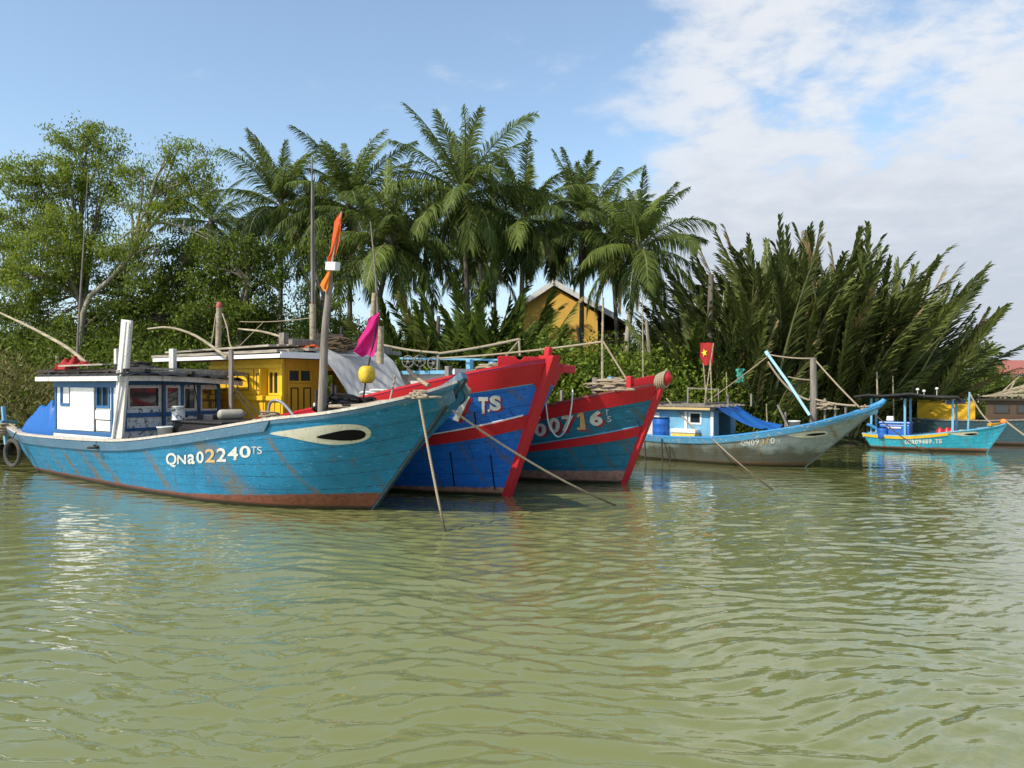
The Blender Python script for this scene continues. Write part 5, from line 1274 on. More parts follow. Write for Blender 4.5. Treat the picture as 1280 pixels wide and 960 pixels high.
def leafy_tree(name, base, fork, blobs, clumps, leaves, leaf, leaf_w, mat, bark, label, cat='tree', group=None, trunk_r=.2, seed=0, droop=.5, spread=.5, bias=.1, shell=.5):
    """base, fork world points; blobs = [(world centre, rx, rz)]; the crown is clumps of leaves on twigs spread through the blobs"""
    r = np.random.default_rng(seed); base = Vector(base); fork = [Vector(f) for f in fork]
    root = empty(name, base, label, cat, group)
    segs = []; tp = curve_pts([base - Vector((0, 0, .4))] + fork, 12)
    segs.append((tp, np.linspace(trunk_r, trunk_r * .6, 13)))
    top = fork[-1]; tot = sum(b[1] ** 2 * b[2] for b in blobs); V = []; Dm = []; Tn = []
    for (c, rx, rz) in blobs:
        c = Vector(c); mid = top.lerp(c, .5) + Vector((r.normal() * .25, r.normal() * .25, .12 * (c - top).length))
        lp = curve_pts([top if r.random() < .6 else tp[9], mid, c], 8); rl = np.linspace(trunk_r * .5, .025, 9); segs.append((lp, rl))
        k = max(3, int(clumps * rx ** 2 * rz / tot))
        for i in range(k):
            d = r.normal(size=3); d /= np.linalg.norm(d); d *= (shell + (1 - shell) * r.random()) if r.random() < .7 else r.random()
            p = c + Vector((d[0] * rx, d[1] * rx, d[2] * rz))
            if i % 2 == 0:
                s = lp[int(r.integers(3, 9))]; m = s.lerp(p, .5) + Vector((0, 0, .1 * (p - s).length)); segs.append((curve_pts([s, m, p], 4), np.linspace(.022, .008, 5)))
            m = int(leaves * r.uniform(.5, 1.5)); sz = spread * r.uniform(.6, 1.3)
            q = r.normal(size=(m, 3)) * sz * np.array([.5, .5, .38]) + np.array(p)
            V.append(q); dd = r.normal(size=(m, 3)) * .8; dd[:, 2] -= droop * 1.4; Dm.append(dd)
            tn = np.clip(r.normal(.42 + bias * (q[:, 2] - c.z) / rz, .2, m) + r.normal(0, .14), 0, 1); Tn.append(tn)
    V = np.concatenate(V) - np.array(base); Dm = np.concatenate(Dm); Tn = np.concatenate(Tn)
    v, f = leaf_cards(V, Dm, leaf, leaf_w, Tn, r)
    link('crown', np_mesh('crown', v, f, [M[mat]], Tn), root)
    mb = limb_mesh([([p - base for p in pts], rad) for pts, rad in segs]); mb.build('trunk', M[bark], root)
    return root

def frond(r, base, az, elev, L, droop, n, ll, w, fwd=.5, vee=.25, hang=.35, start=.12, tint=.4, twist=0.0):
    s = np.linspace(0, 1, 26); pit = elev - droop * s ** 1.4; azs = az + twist * s ** 2
    T = np.stack([np.cos(pit) * np.cos(azs), np.cos(pit) * np.sin(azs), np.sin(pit)], -1)
    P = np.array(base) + np.concatenate([[[0, 0, 0]], np.cumsum((T[1:] + T[:-1]) / 2 * (L / 25), 0)])
    roll = r.normal(0, .5); S0 = np.stack([-np.sin(azs), np.cos(azs), 0 * azs], -1); N0 = np.cross(T, S0) * -1
    S0_, N0_ = S0 * math.cos(roll) + N0 * math.sin(roll), N0 * math.cos(roll) - S0 * math.sin(roll)
    q = np.linspace(start, .995, n); I = lambda A: np.stack([np.interp(q, s, A[:, k]) for k in range(3)], -1)
    p, tg, sd, nr = I(P), I(T), I(S0_), I(N0_)
    prof = np.clip(np.minimum((q - start) / .22 + .45, 1) * (1 - .72 * np.clip((q - .45) / .55, 0, 1) ** 1.5), .1, 1)
    Vs, Fq, Ft, tn = [], [], [], []; b = 0
    for side in (-1, 1):
        l = (ll * prof * r.uniform(.8, 1.12, n))[:, None]; keep = r.random(n) > .04
        d = side * sd * (1 - fwd * .5) + tg * (fwd + .5 * q[:, None] ** 2) + nr * vee + r.normal(0, .09, (n, 3))
        d /= np.linalg.norm(d, axis=1, keepdims=True)
        dn = np.array([0, 0, -1.0]); hg = hang * r.uniform(.6, 1.4, (n, 1))
        mid = p + d * l * .5 + dn * l * hg * .16; tip = p + d * l * .88 + dn * l * hg * .75
        wd = np.cross(d, nr); wd /= (np.linalg.norm(wd, axis=1, keepdims=True) + 1e-9); wd = wd * .75 + nr * r.normal(0, .35, (n, 1)); W = w * r.uniform(.8, 1.2, (n, 1))
        vv = np.stack([p - wd * W * .35, p + wd * W * .35, mid + wd * W * .5, mid - wd * W * .5, tip], 1)[keep]
        m = len(vv); k = b + np.arange(m)[:, None] * 5
        Fq.append(k + np.array([[0, 1, 2, 3]])); Ft.append(k + np.array([[3, 2, 4]])); Vs.append(vv.reshape(-1, 3)); b += m * 5
        tn.append(np.clip(tint + r.normal(0, .10, m), 0, .92 if tint < .93 else 1))
    tn = np.concatenate(tn)
    # midrib
    rad = np.linspace(.055, .012, 26)[:, None] * (L / 4.5); mv = np.stack([P + S0 * rad, P + N0 * rad, P - S0 * rad], 1).reshape(-1, 3)
    a = b + np.arange(25)[:, None] * 3; mf = np.concatenate([a + np.array([[0, 1, 4, 3]]), a + np.array([[1, 2, 5, 4]]), a + np.array([[2, 0, 3, 5]])])
    Vs.append(mv)
    return np.concatenate(Vs), np.concatenate(Fq), np.concatenate(Ft), mf, tn

def fronds_mesh(name, specs, mats, r):
    V, Q, MQ, TT, tq = [], [], [], [], []; b = 0
    for sp in specs:
        v, fq, ft, mf, tn = frond(r, **sp); V.append(v); Q.append(fq + b); TT.append(ft + b); MQ.append(mf + b); tq.append(tn); b += len(v)
    q = np.concatenate(Q); m = np.concatenate(MQ); tt = np.concatenate(TT); tn = np.concatenate(tq)
    quads = np.concatenate([q, m]); mi = np.concatenate([np.zeros(len(q)), np.ones(len(m)), np.zeros(len(tt))])
    return np_mesh(name, np.concatenate(V), quads, mats, np.concatenate([tn, np.full(len(m), .5), tn]), mi=mi, tris=tt)

def coconut_palm(base, crown, label, seed, L=4.6, n=24, trunk_r=.17, lean=0.0, group='coconut palms behind the boats', heavy=1.0, bark='palm_bark'):
    r = np.random.default_rng(seed); base, crown = Vector(base), Vector(crown); root = empty('coconut_palm', base, label, 'palm', group)
    c = crown - base
    mb = MB(); mid = c * .5 + Vector((lean, 0, 0)); pts = curve_pts([Vector((0, 0, -.4)), c * .2 + Vector((lean * .7, 0, 0)), mid, c], 22)
    rad = [trunk_r * (1.35 - .55 * min(1, i / 5)) if i < 6 else trunk_r * (.82 - .012 * i) for i in range(23)]
    mb.tube(pts, rad, 10); mb.tube([c - Vector((0, 0, .5)), c, c + Vector((0, 0, .5))], [trunk_r * .6, trunk_r * 1.1, trunk_r * .5], 9)
    mb.build('trunk', M[bark], root)
    specs = []; a0 = r.random() * 6.28
    for i in range(n):
        k = i / (n - 1); e = R(86 - 120 * k ** 1.0 + r.normal(0, 7)); l = L * r.uniform(.85, 1.12) * (.80 + .20 * min(1, k * 3)) * (1 - .18 * max(0, k - .7) / .3) 
        dr = R(32 + 44 * k + r.normal(0, 12)) * heavy
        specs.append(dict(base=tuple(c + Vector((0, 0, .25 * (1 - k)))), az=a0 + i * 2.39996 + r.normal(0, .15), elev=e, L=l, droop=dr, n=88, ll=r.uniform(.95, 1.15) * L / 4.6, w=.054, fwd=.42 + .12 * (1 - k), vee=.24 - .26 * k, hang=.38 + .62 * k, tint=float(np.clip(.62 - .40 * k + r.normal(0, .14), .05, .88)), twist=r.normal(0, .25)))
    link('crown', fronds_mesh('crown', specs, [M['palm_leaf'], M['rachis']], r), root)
    specs = [dict(base=tuple(c - Vector((0, 0, .1))), az=r.random() * 6.28, elev=R(-35 + r.normal(0, 12)), L=L * r.uniform(.6, .85), droop=R(50), n=40, ll=.6, w=.05, fwd=.9, vee=0, hang=1.0, tint=.97 if r.random() < .6 else .4) for _ in range(4)]
    link('dead_fronds', fronds_mesh('dead_fronds', specs, [M['palm_leaf'], M['dead_frond']], r), root)
    mb = MB()
    for k in range(7):
        a = k * .9 + r.random(); q = c + Vector((.26 * math.cos(a), .26 * math.sin(a), -.12 - .16 * (k % 2)))
        mb.lathe([(0, -.13), (.07, -.11), (.105, -.03), (.105, .04), (.06, .11), (0, .13)], 9, q)
    mb.build('coconut_cluster', plain('green_coconut', (.10, .10, .03), .5), root)
    return root

PX = [  # crown px, py, distance, trunk foot px, L, label
 (352, 262, 38, 349, 4.6, 'lowest coconut palm, leftmost of the row, rising behind the dense green tree'),
 (436, 262, 36.5, 428, 4.7, 'bushy coconut palm behind the tall antennas of the yellow cabin', ),
 (489, 306, 33.5, 472, 4.4, 'low leaning coconut palm directly above the magenta flag', ),
 (578, 250, 34, 583, 5.1, 'tallest coconut palm, standing above the red bow', ),
 (655, 278, 34.5, 653, 4.2, 'coconut palm with a dark bare trunk left of the yellow gable'),
 (727, 280, 36, 722, 4.1, 'coconut palm right in front of the yellow gable'),
 (799, 314, 33, 790, 4.1, 'rightmost coconut palm with pale curved trunk beside the yellow house'),
 (264, 280, 43, 262, 3.9, 'distant coconut palm half hidden behind the airy left trees'),
 (600, 330, 46, 604, 4.0, 'far coconut palm seen under the crown of the tallest one'),
 (616, 292, 50, 618, 4.9, 'distant coconut palm showing between the tallest palm and its dark-trunked neighbour'),
 (533, 300, 40, 530, 4.2, 'coconut palm set back left of the tallest palm above the fresh nipa'),
 (692, 300, 58, 690, 5.2, 'distant coconut palm rising behind the ridge of the yellow house'),
 (764, 306, 41, 768, 4.1, 'coconut palm set back over the right roof slope of the yellow house'),
 (398, 292, 41, 396, 4.2, 'coconut palm set back behind the feathery light green tree'),
]
for i, (px, py, D, fx, L, lb) in enumerate(PX):
    b = at(fx, 480, D); b.z = float(ground_z(b.x, b.y)); coconut_palm(b, at(px, py, D), lb, 100 + i, L * .92, 32 if i in (3, 6) else [28, 31, 29, 0, 27, 28, 0, 20, 20, 22, 22, 22, 22, 22][i], .18 if i != 6 else .2, [0, .2, -.5, .15, -.1, .1, -.35, 0, 0, .1, -.2, .1, .2, 0][i], bark='pale_bark' if i == 6 else 'palm_bark')

def nipa_plant(r, n, L, emin=60, w=.095, ll=1.3, mat='nipa_leaf', dead=.10, droop=(5, 32)):
    specs = []
    for i in range(n):
        k = i / n; a = i * 2.4 + r.normal(0, .3)
        specs.append(dict(base=(r.normal(0, .35), r.normal(0, .35), -.2), az=a, elev=R(88 - (88 - emin) * k ** .8 + r.normal(0, 4)), L=L * r.uniform(.72, 1.08), droop=R(r.uniform(*droop)), n=46, ll=ll * r.uniform(.85, 1.1), w=w,
                          fwd=1.15, vee=.40, hang=.20, start=.2, tint=.96 if r.random() < dead else float(np.clip(r.normal(.42, .26), .05, .88)), twist=r.normal(0, .3)))
    return fronds_mesh('fronds', specs, [M[mat], M['rachis']], r)
rn = np.random.default_rng(55)
nv = [nipa_plant(rn, 17, 7.2, 62) for _ in range(4)] + [nipa_plant(rn, 15, 5.5, 50) for _ in range(3)]
nlow = [nipa_plant(rn, 12, 5.0, 50, .10, 1.35, 'nipa_fresh', .08) for _ in range(2)]
def place_plant(name, me, loc, sc, rz, label, cat, group, tilt=(0, 0), part='fronds'):
    root = empty(name, loc, label, cat, group); root.rotation_mode = 'ZYX'; root.rotation_euler = (tilt[0], tilt[1], rz); root.scale = (sc, sc, sc * 1.0)
    link(part, me, root); return root
NP = []   # the thicket on the right: (px of the foot, distance, height factor)
dome = smooth_interp([860, 890, 930, 975, 1015, 1050, 1085, 1115, 1140, 1170], [380, 356, 322, 298, 286, 296, 316, 346, 378, 415])
rd_ = np.random.default_rng(77)
for k in range(46):
    px = 876 + (1132 - 876) * ((k * .6180339) % 1.0); D = float(shore(at(px, 480, 30).x)) + 1.2 + 7.5 * rd_.random() ** 1.3
    if k % 4 == 3: D = float(shore(at(px, 480, 30).x)) + .9; hpx = 405 + rd_.normal(0, 14)
    else: hpx = float(dome(px)) + abs(rd_.normal(0, 16))
    tl = .30 * np.clip((px - 1030) / 110, -.7, 1) * (1 if px > 1040 else .5)
    NP.append((px, D, hpx, tl))
for i, (px, D, hpx, tl) in enumerate(NP):
    b = at(px, 480, D); b.z = float(ground_z(b.x, b.y)); h = at(px, hpx, D).z - b.z
    me = nv[i % 4] if h > 4.2 else nv[4 + i % 3]; hh = 6.9 if h > 4.2 else 5.2
    edge = px > 1150
    place_plant('nipa_palm', me, b, h / hh, rn.random() * 6.28, 'nipa palm at the right-hand leaning edge of the dark thicket' if edge else 'nipa palm with tall upright fronds in the dense dark thicket behind the right boats',
                'palm', 'nipa palms leaning out at the edge' if edge else 'nipa palms in the dense thicket', (rn.normal(0, .05), tl + rn.normal(0, .05)))
for px, D, hpx in ((505, 31, 385), (528, 30, 400), (545, 32, 372), (562, 30.5, 395), (590, 31, 362), (605, 30, 380), (625, 31.5, 365), (638, 30, 402), (662, 31, 428), (682, 31.5, 436), (575, 33.5, 350), (612, 34.5, 360), (470, 33, 400), (485, 31, 420), (860, 31, 400), (845, 33, 395)):
    b = at(px, 480, D); b.z = float(ground_z(b.x, b.y)); h = at(px, hpx, D).z - b.z
    place_plant('nipa_palm', nlow[int(px) % 2], b, h / 4.6, rn.random() * 6.28, 'fresh green low nipa palm on the bank just behind the moored blue and teal boats', 'palm', 'low nipa palms on the near bank', (rn.normal(0, .08), rn.normal(0, .08)))

# broad-leaved trees on the left
def B(lst, D): return [(at(px, py, D + dd), rx / F * D, (ry / F * D)) for px, py, rx, ry, dd in lst]
D = 31
g = lambda px, D: (lambda p: Vector((p.x, p.y, float(ground_z(p.x, p.y)))))(at(px, 480, D))
leafy_tree('airy_tree', g(100, D), [at(104, 420, D), at(101, 375, D)], B([(45, 225, 46, 42, 0), (110, 175, 46, 32, .4), (85, 215, 40, 34, -.6), (28, 285, 40, 42, .5), (70, 290, 48, 40, -.8), (135, 225, 32, 34, 0), (45, 345, 52, 42, 0), (105, 330, 46, 38, -.5), (12, 345, 30, 55, .8), (120, 265, 30, 28, .5)], D),
           430, 95, .135, .055, 'leaf_airy', 'bark', 'tall airy tree with fine yellow-green foliage and open crown at the far left', trunk_r=.22, seed=1, droop=.8, spread=.40, bias=.18, shell=.45)
D = 30
leafy_tree('airy_tree', g(96, D), [at(104, 392, D), at(135, 352, D), at(165, 318, D), at(183, 280, D)], B([(175, 215, 28, 30, 0), (205, 235, 34, 38, .3), (235, 225, 26, 30, 0), (190, 265, 30, 24, -.4), (240, 265, 26, 24, .3), (215, 195, 20, 18, 0), (150, 255, 22, 24, 0), (160, 320, 28, 20, .5), (255, 205, 24, 26, 0), (270, 245, 22, 26, .2), (225, 180, 22, 20, 0), (150, 300, 30, 26, -.9), (178, 345, 28, 22, -.9), (185, 300, 22, 18, -.8), (262, 300, 24, 24, 0)], D),
           185, 70, .135, .05, 'leaf_airy', 'pale_bark', 'sparse tree whose thick bare pale limb slants up to the right', trunk_r=.12, seed=2, droop=.8, spread=.40, shell=.4)
D = 29.5
leafy_tree('dense_tree', g(300, D), [at(300, 430, D), at(302, 380, D)], B([(300, 340, 46, 40, 0), (265, 360, 36, 40, .3), (335, 350, 30, 40, 0), (305, 310, 34, 26, -.2), (290, 400, 50, 34, -.5), (330, 400, 34, 34, .3), (250, 400, 40, 30, .5), (268, 322, 26, 24, .6)], D),
           230, 85, .15, .07, 'leaf_dark', 'bark', 'dense dark green round tree behind the blue and white wheelhouse', seed=3, spread=.42, bias=.25)
D = 31
leafy_tree('dense_tree', g(205, D), [at(205, 430, D), at(200, 380, D)], B([(180, 345, 42, 36, 0), (215, 330, 42, 34, .4), (240, 310, 30, 28, 0), (160, 385, 44, 34, -.5), (205, 385, 46, 38, 0), (125, 395, 36, 28, .5), (230, 355, 34, 36, .5), (195, 425, 44, 26, -.5), (150, 430, 40, 22, 0), (60, 405, 44, 26, 0), (20, 395, 44, 30, .4), (95, 420, 40, 22, -.4), (145, 350, 30, 26, .5)], D),
           280, 90, .14, .065, 'leaf_dark', 'bark', 'dense mid-green tree filling the bank between airy tree and round dark tree', seed=4, spread=.45, bias=.2)
D = 32
leafy_tree('feathery_tree', g(400, D), [at(402, 430, D), at(405, 370, D)], B([(398, 310, 24, 40, 0), (415, 350, 26, 40, .3), (385, 365, 26, 40, -.3), (425, 400, 30, 34, 0), (395, 415, 34, 26, 0), (372, 320, 18, 28, .4)], D),
           80, 80, .20, .05, 'leaf_bright', 'bark', 'feathery light green tree behind the tall antennas', seed=5, spread=.5, droop=1.1)
D = 33
leafy_tree('dense_tree', g(-40, D), [at(-40, 430, D), at(-42, 360, D)], B([(-40, 300, 60, 50, 0), (-70, 350, 60, 50, 0), (-20, 370, 50, 40, 0), (-50, 250, 45, 40, 0)], D), 80, 80, .2, .08, 'leaf_airy', 'bark', 'leafy tree standing partly outside the far left edge', seed=6, spread=.65)

# shrubs: a few kinds, copied along the bank
def bush_mesh(seed, mat, leaf, lw, n=48, per=130, h=1.5, w=1.2, droop=.1):
    r = np.random.default_rng(seed); V, Dm, Tn = [], [], []
    for i in range(n):
        p = np.array([r.normal(0, w * .5), r.normal(0, w * .5), 0]); p[2] = h * (r.random() ** .8) * max(.25, 1 - .35 * (p[0] ** 2 + p[1] ** 2) / w ** 2)
        m = int(per * r.uniform(.6, 1.4)); q = r.normal(size=(m, 3)) * .20 * w + p; q[:, 2] = np.abs(q[:, 2]); d = r.normal(size=(m, 3)); d[:, 2] += .3 - droop * 2
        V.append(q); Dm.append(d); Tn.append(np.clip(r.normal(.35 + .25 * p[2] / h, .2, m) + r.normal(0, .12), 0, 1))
    V, Dm, Tn = map(np.concatenate, (V, Dm, Tn)); v, f = leaf_cards(V, Dm, leaf, lw, Tn, r)
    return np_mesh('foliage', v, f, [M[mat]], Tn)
bush = {'bright': [bush_mesh(s, 'leaf_bright', .085, .048) for s in (1, 2)], 'dark': [bush_mesh(s, 'leaf_dark', .09, .045) for s in (3, 4)], 'dry': [bush_mesh(s, 'leaf_dry', .16, .02, 44, 130, 1.3, 1.2, -.3) for s in (5, 6)]}
rb = np.random.default_rng(9)
def put_bush(kind, px, hpx, D, label, group):
    b = at(px, 480, D); b.z = float(ground_z(b.x, b.y)); h = max(.6, at(px, hpx, D).z - b.z)
    return place_plant('bush', bush[kind][int(rb.integers(2))], b, h / 1.95, rb.random() * 6.28, label, 'bush', group, part='foliage')
for px in range(-60, 130, 19): put_bush('dry', px + rb.normal(0, 5), 432 + rb.normal(0, 14) + max(0, px) * .12, 27.6 + rb.random() * 1.2, 'dry yellowish-green scrub bush on the bank behind the blue tarp', 'dry scrub on the left bank')
for px in range(-60, 260, 26): put_bush('dark', px + rb.normal(0, 6), 408 + rb.normal(0, 12), 29 + rb.random() * 1.5, 'dark green bush on the left bank under the airy trees', 'dark bushes on the left bank')
for px in range(130, 480, 26): put_bush('dark', px + rb.normal(0, 6), 436 + rb.normal(0, 10), 28.6 + rb.random(), 'dark green bush low on the bank behind the cabins', 'dark bushes behind the cabins')
for px, hp in ((682, 402), (716, 420), (752, 412), (772, 408), (762, 425), (650, 452), (672, 440), (690, 428), (708, 420), (733, 424), (748, 448), (765, 440), (785, 445), (806, 440), (822, 432), (840, 428), (856, 436), (700, 450), (745, 455), (800, 462), (830, 458), (868, 450)):
    put_bush('bright', px, hp + rb.normal(0, 4), 29.2 + rb.random() * 1.2, 'light green leafy bush on the bank between the yellow house and the nipa thicket', 'light green bushes below the house')
for px, hp in ((500, 440), (530, 445), (560, 440), (600, 445), (630, 440), (660, 455), (720, 462), (770, 460), (815, 470), (850, 466), (880, 455)):
    put_bush('dark', px, hp, 28.9 + rb.random() * .8, 'dark undergrowth bush at the foot of the low nipa palms', 'dark bushes under the palms')
for px in range(890, 1200, 24): put_bush('dark', px, 470 + rb.normal(0, 6), float(shore(at(px, 480, 30).x)) + 1.6 + rb.random(), 'dark undergrowth bush at the foot of the nipa thicket', 'dark bushes in the thicket')
# taller trees behind, closing the view under the palms
bt = []
for s in (21, 22, 23):
    r = np.random.default_rng(s); V, Dm, Tn = [], [], []
    for i in range(70):
        d = r.normal(size=3); d /= np.linalg.norm(d); p = np.array([0, 0, 4.2]) + d * np.array([2.6, 2.6, 2.9]) * r.uniform(.45, 1)
        m = int(70 * r.uniform(.6, 1.4)); q = r.normal(size=(m, 3)) * .5 + p; dd = r.normal(size=(m, 3)); dd[:, 2] -= .5
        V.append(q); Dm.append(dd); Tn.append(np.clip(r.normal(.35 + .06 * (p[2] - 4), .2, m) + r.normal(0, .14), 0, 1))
    V, Dm, Tn = map(np.concatenate, (V, Dm, Tn)); v, f = leaf_cards(V, Dm, .26, .13, Tn, r); cm = np_mesh('crown', v, f, [M['leaf_dark']], Tn)
    mb = MB(); mb.tube([(0, 0, -.5), (.1, 0, 2), (0, .1, 4.5)], [.18, .14, .05], 8)
    for k in range(6):
        a = k * 1.05; mb.tube(curve_pts([(.05, .05, 2 + .3 * k), (.9 * math.cos(a), .9 * math.sin(a), 3.4 + .3 * k), (1.7 * math.cos(a), 1.7 * math.sin(a), 4.3 + .35 * k)], 6), np.linspace(.08, .02, 7), 6)
    to = mb.build('trunk', M['bark']); tm = to.data; bpy.data.objects.remove(to); bt.append((cm, tm))
def back_tree(px, hpx, D, label, group):
    b = at(px, 480, D); b.z = float(ground_z(b.x, b.y)); s = max(.25, (at(px, hpx, D).z - b.z) / 7.0); cm, tm = bt[int(rb.integers(3))]
    root = empty('background_tree', b, label, 'tree', group); root.scale = (s, s, s); root.rotation_euler = (0, 0, rb.random() * 6.28); link('crown', cm, root); link('trunk', tm, root)
for px, hp, D in ((-80, 380, 44), (-30, 395, 48), (20, 400, 46), (70, 395, 50), (120, 385, 46), (165, 380, 48), (215, 360, 44), (255, 375, 50), (300, 380, 46), (340, 395, 50), (375, 395, 44), (430, 408, 50), (470, 415, 46), (520, 410, 50), (560, 400, 46), (600, 402, 52), (635, 400, 46), (820, 405, 46), (850, 398, 42), (880, 395, 46), (915, 385, 42), (780, 420, 60), (505, 428, 42), (445, 425, 42), (395, 430, 42), (840, 425, 40)):
    back_tree(px, hp + rb.normal(0, 5), D, 'green background tree closing the gaps behind the palms and left trees', 'background trees')
for px, hp, D in ((1205, 455, 52), (1225, 452, 60), (1243, 462, 66), (1262, 470, 75), (1290, 465, 80), (1320, 460, 90), (1215, 468, 50), (1250, 476, 62), (1280, 478, 70), (1360, 462, 110), (1240, 470, 95), (1400, 455, 120)):
    back_tree(px, hp, D, 'small distant tree on the far right bank before the red roof', 'far right bank trees')
b = at(1234, 480, 58); b.z = float(ground_z(b.x, b.y)); coconut_palm(b, at(1234, 447, 58), 'small distant palm between the nipa thicket and the red roof', 140, 1.5, 16, .10, group=None)
b = at(1218, 480, 52); b.z = float(ground_z(b.x, b.y)); coconut_palm(b, at(1218, 463, 52), 'short shaggy palm at the right foot of the nipa thicket', 141, 1.7, 16, .10, group=None)

# bare trunks and stakes on the bank
for k, (px0, py0, px1, py1, D, r0, m, lb) in enumerate(((880, 470, 889, 343, 29.6, .13, 'palm_bark', 'bare grey leaning palm stump at the left edge of the nipa thicket'), (817, 445, 808, 400, 30.5, .09, 'pale_bark', 'short pale crooked trunk among the light green bushes'), (735, 480, 722, 410, 30, .08, 'dark_wood', 'thin dark trunk before the yellow gable'),
                                                       (604, 470, 600, 330, 33, .10, 'palm_bark', 'thin ragged trunk with dead leaves beside the tallest palm'), (76, 470, 73, 445, 28.2, .14, 'pale_bark', 'short pale tree stump on the left bank'), (540, 470, 548, 395, 31, .09, 'palm_bark', 'dark thin trunk among the fresh nipa palms'))):
    q = MB(); a, b = at(px0, py0, D), at(px1, py1, D); a.z = min(a.z, float(ground_z(a.x, a.y))) - .2
    q.tube(curve_pts([a, a.lerp(b, .5) + Vector((.06, 0, 0)), b], 8), np.linspace(r0 * 1.2, r0 * .8, 9), 9); tag(q.build('bare_trunk', M[m]), lb, 'trunk')
for k, (px, y0, y1, D, lb) in enumerate(((803, 560, 372, 27.2, 'thin tall bamboo pole standing behind the teal bow'), (958, 560, 505, 27.3, 'thin pole standing at the shore behind the mast boom'), (908, 560, 465, 27.6, 'weathered thin pole on the shore behind the red flag'), (1116, 560, 470, 29.5, 'thin bamboo pole on the shore behind the dark canopy'))):
    a = at(px, y0, D); a.z = -.5; q = MB(); q.tube([a, at(px + 1, (y0 + y1) / 2, D), at(px, y1, D)], [.035, .03, .02], 6); tag(q.build('bamboo_pole', M['bamboo']), lb, 'pole')

# ================================================================== buildings
t = NT('ochre_plaster'); tc = t.n('ShaderNodeTexCoord').outputs['Object']; n1 = t.noise(tc, .8, 6, .6); n2 = t.noise(t.mapping(tc, (3, 3, .3)), 1.5, 4)
c = t.mix(n1, (0.70, 0.40, 0.075), (0.82, 0.51, 0.12)); c = t.mix(t.math('MULTIPLY', t.ramp(n2, .5, .75), .3), c, (.35, .2, .06)); M['ochre'] = t.out(t.bsdf(c, .9, spec=.15))
t = NT('roof_tiles'); tc = t.n('ShaderNodeTexCoord').outputs['Object']; wv = t.n('ShaderNodeTexWave', {'bands_direction': 'X'}, Vector=tc, Scale=1.6, Distortion=.6, Detail=2).outputs['Fac']; n1 = t.noise(tc, 2, 5, .6)
c = t.mix(n1, (.09, .06, .04), (.22, .14, .09)); M['tiles'] = t.out(t.bsdf(c, .85, t.bump(wv, .5, .06), spec=.15))
t = NT('red_tiles'); tc = t.n('ShaderNodeTexCoord').outputs['Object']; wv = t.n('ShaderNodeTexWave', {'bands_direction': 'X'}, Vector=tc, Scale=1.2, Distortion=.4, Detail=2).outputs['Fac']; n1 = t.noise(tc, 1, 5, .6)
c = t.mix(n1, (.30, .09, .07), (.42, .16, .13)); M['red_tiles'] = t.out(t.bsdf(c, .85, t.bump(wv, .5, .06), spec=.15))
D = 44; k = D / F
ho = empty('yellow_house', at(690, 480, D), 'ochre yellow house with white-edged gable roof among the palms', 'house')
zb = float(ground_z(*at(690, 480, D).xy)); hx = lambda px: (px - 690) * k; hz = lambda py: EYE - (py - 480) * k - EYE   # relative to the empty
e0 = Vector((0, 0, 0)); Gz = zb - EYE - .5
q = MB(); prof = [(hx(655), Gz), (hx(747), Gz), (hx(747), hz(392)), (hx(692), hz(358)), (hx(655), hz(381))]
vs = [(x, y, z) for y in (0, 9) for x, z in prof]; q.add(vs, [(0, 1, 2, 3, 4), (9, 8, 7, 6, 5), (0, 5, 6, 1), (1, 6, 7, 2), (4, 3, 8, 9), (0, 4, 9, 5), (2, 7, 8, 3)]); q.build('wall', M['ochre'], ho)
q = MB()
def slope(a, b, th=.16, y0=-.22, y1=9.4):
    (xa, za), (xb, zb_) = a, b; v = [(xa, y0, za), (xb, y0, zb_), (xb, y1, zb_), (xa, y1, za)]; q.add(v + [(x, y, z + th) for x, y, z in v], [(3, 2, 1, 0), (4, 5, 6, 7), (0, 1, 5, 4), (1, 2, 6, 5), (2, 3, 7, 6), (3, 0, 4, 7)])
slope((hx(646), hz(387)), (hx(692), hz(356))); slope((hx(692) + .003, hz(356)), (hx(790), hz(411))); rf = q.build('roof', M['tiles'], ho)
q = MB()
for a, b in (((hx(645), hz(387)), (hx(692), hz(355.5))), ((hx(692), hz(355.5)), (hx(770), hz(399)))): q.beam((a[0], -.27, a[1] + .09), (b[0], -.27, b[1] + .09), .07, .30)
q.build('verge_board', M['white'], rf)
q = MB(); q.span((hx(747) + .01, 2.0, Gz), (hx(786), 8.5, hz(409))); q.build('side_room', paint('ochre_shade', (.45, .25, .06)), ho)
q = MB(); q.span((hx(746), .3, hz(437)), (hx(788), 2.0, hz(434)));
for px in (749, 756, 763, 770, 777, 784): q.span((hx(px), .32, hz(434)), (hx(px) + .07, .40, hz(420)))
q.span((hx(747), .30, hz(420)), (hx(787), .42, hz(418))); q.span((hx(783), .3, Gz), (hx(783) + .16, .46, hz(413))); q.build('balcony', M['dark_wood'], ho)
q = MB(); q.span((hx(754), 1.93, hz(433)), (hx(772), 1.99, hz(414))); q.build('door', M['dark_wood'], ho)
D = 95; k = D / F
h2 = empty('white_house', at(1300, 480, D), 'distant white house with faded red tiled hip roof at the right edge', 'house'); Gz = float(ground_z(*at(1300, 480, D).xy)) - EYE - .5
hx = lambda px: (px - 1300) * k
q = MB(); q.span((hx(1266), 0, Gz), (hx(1350), 8, hz(466) * k / (44 / F))); 
z1 = -(467 - 480) * k; z2 = -(449 - 480) * k; z3 = -(476 - 480) * k
q = MB(); q.span((hx(1264), 0, Gz), (hx(1350), 8, z1)); w = q.build('wall', M['white'], h2)
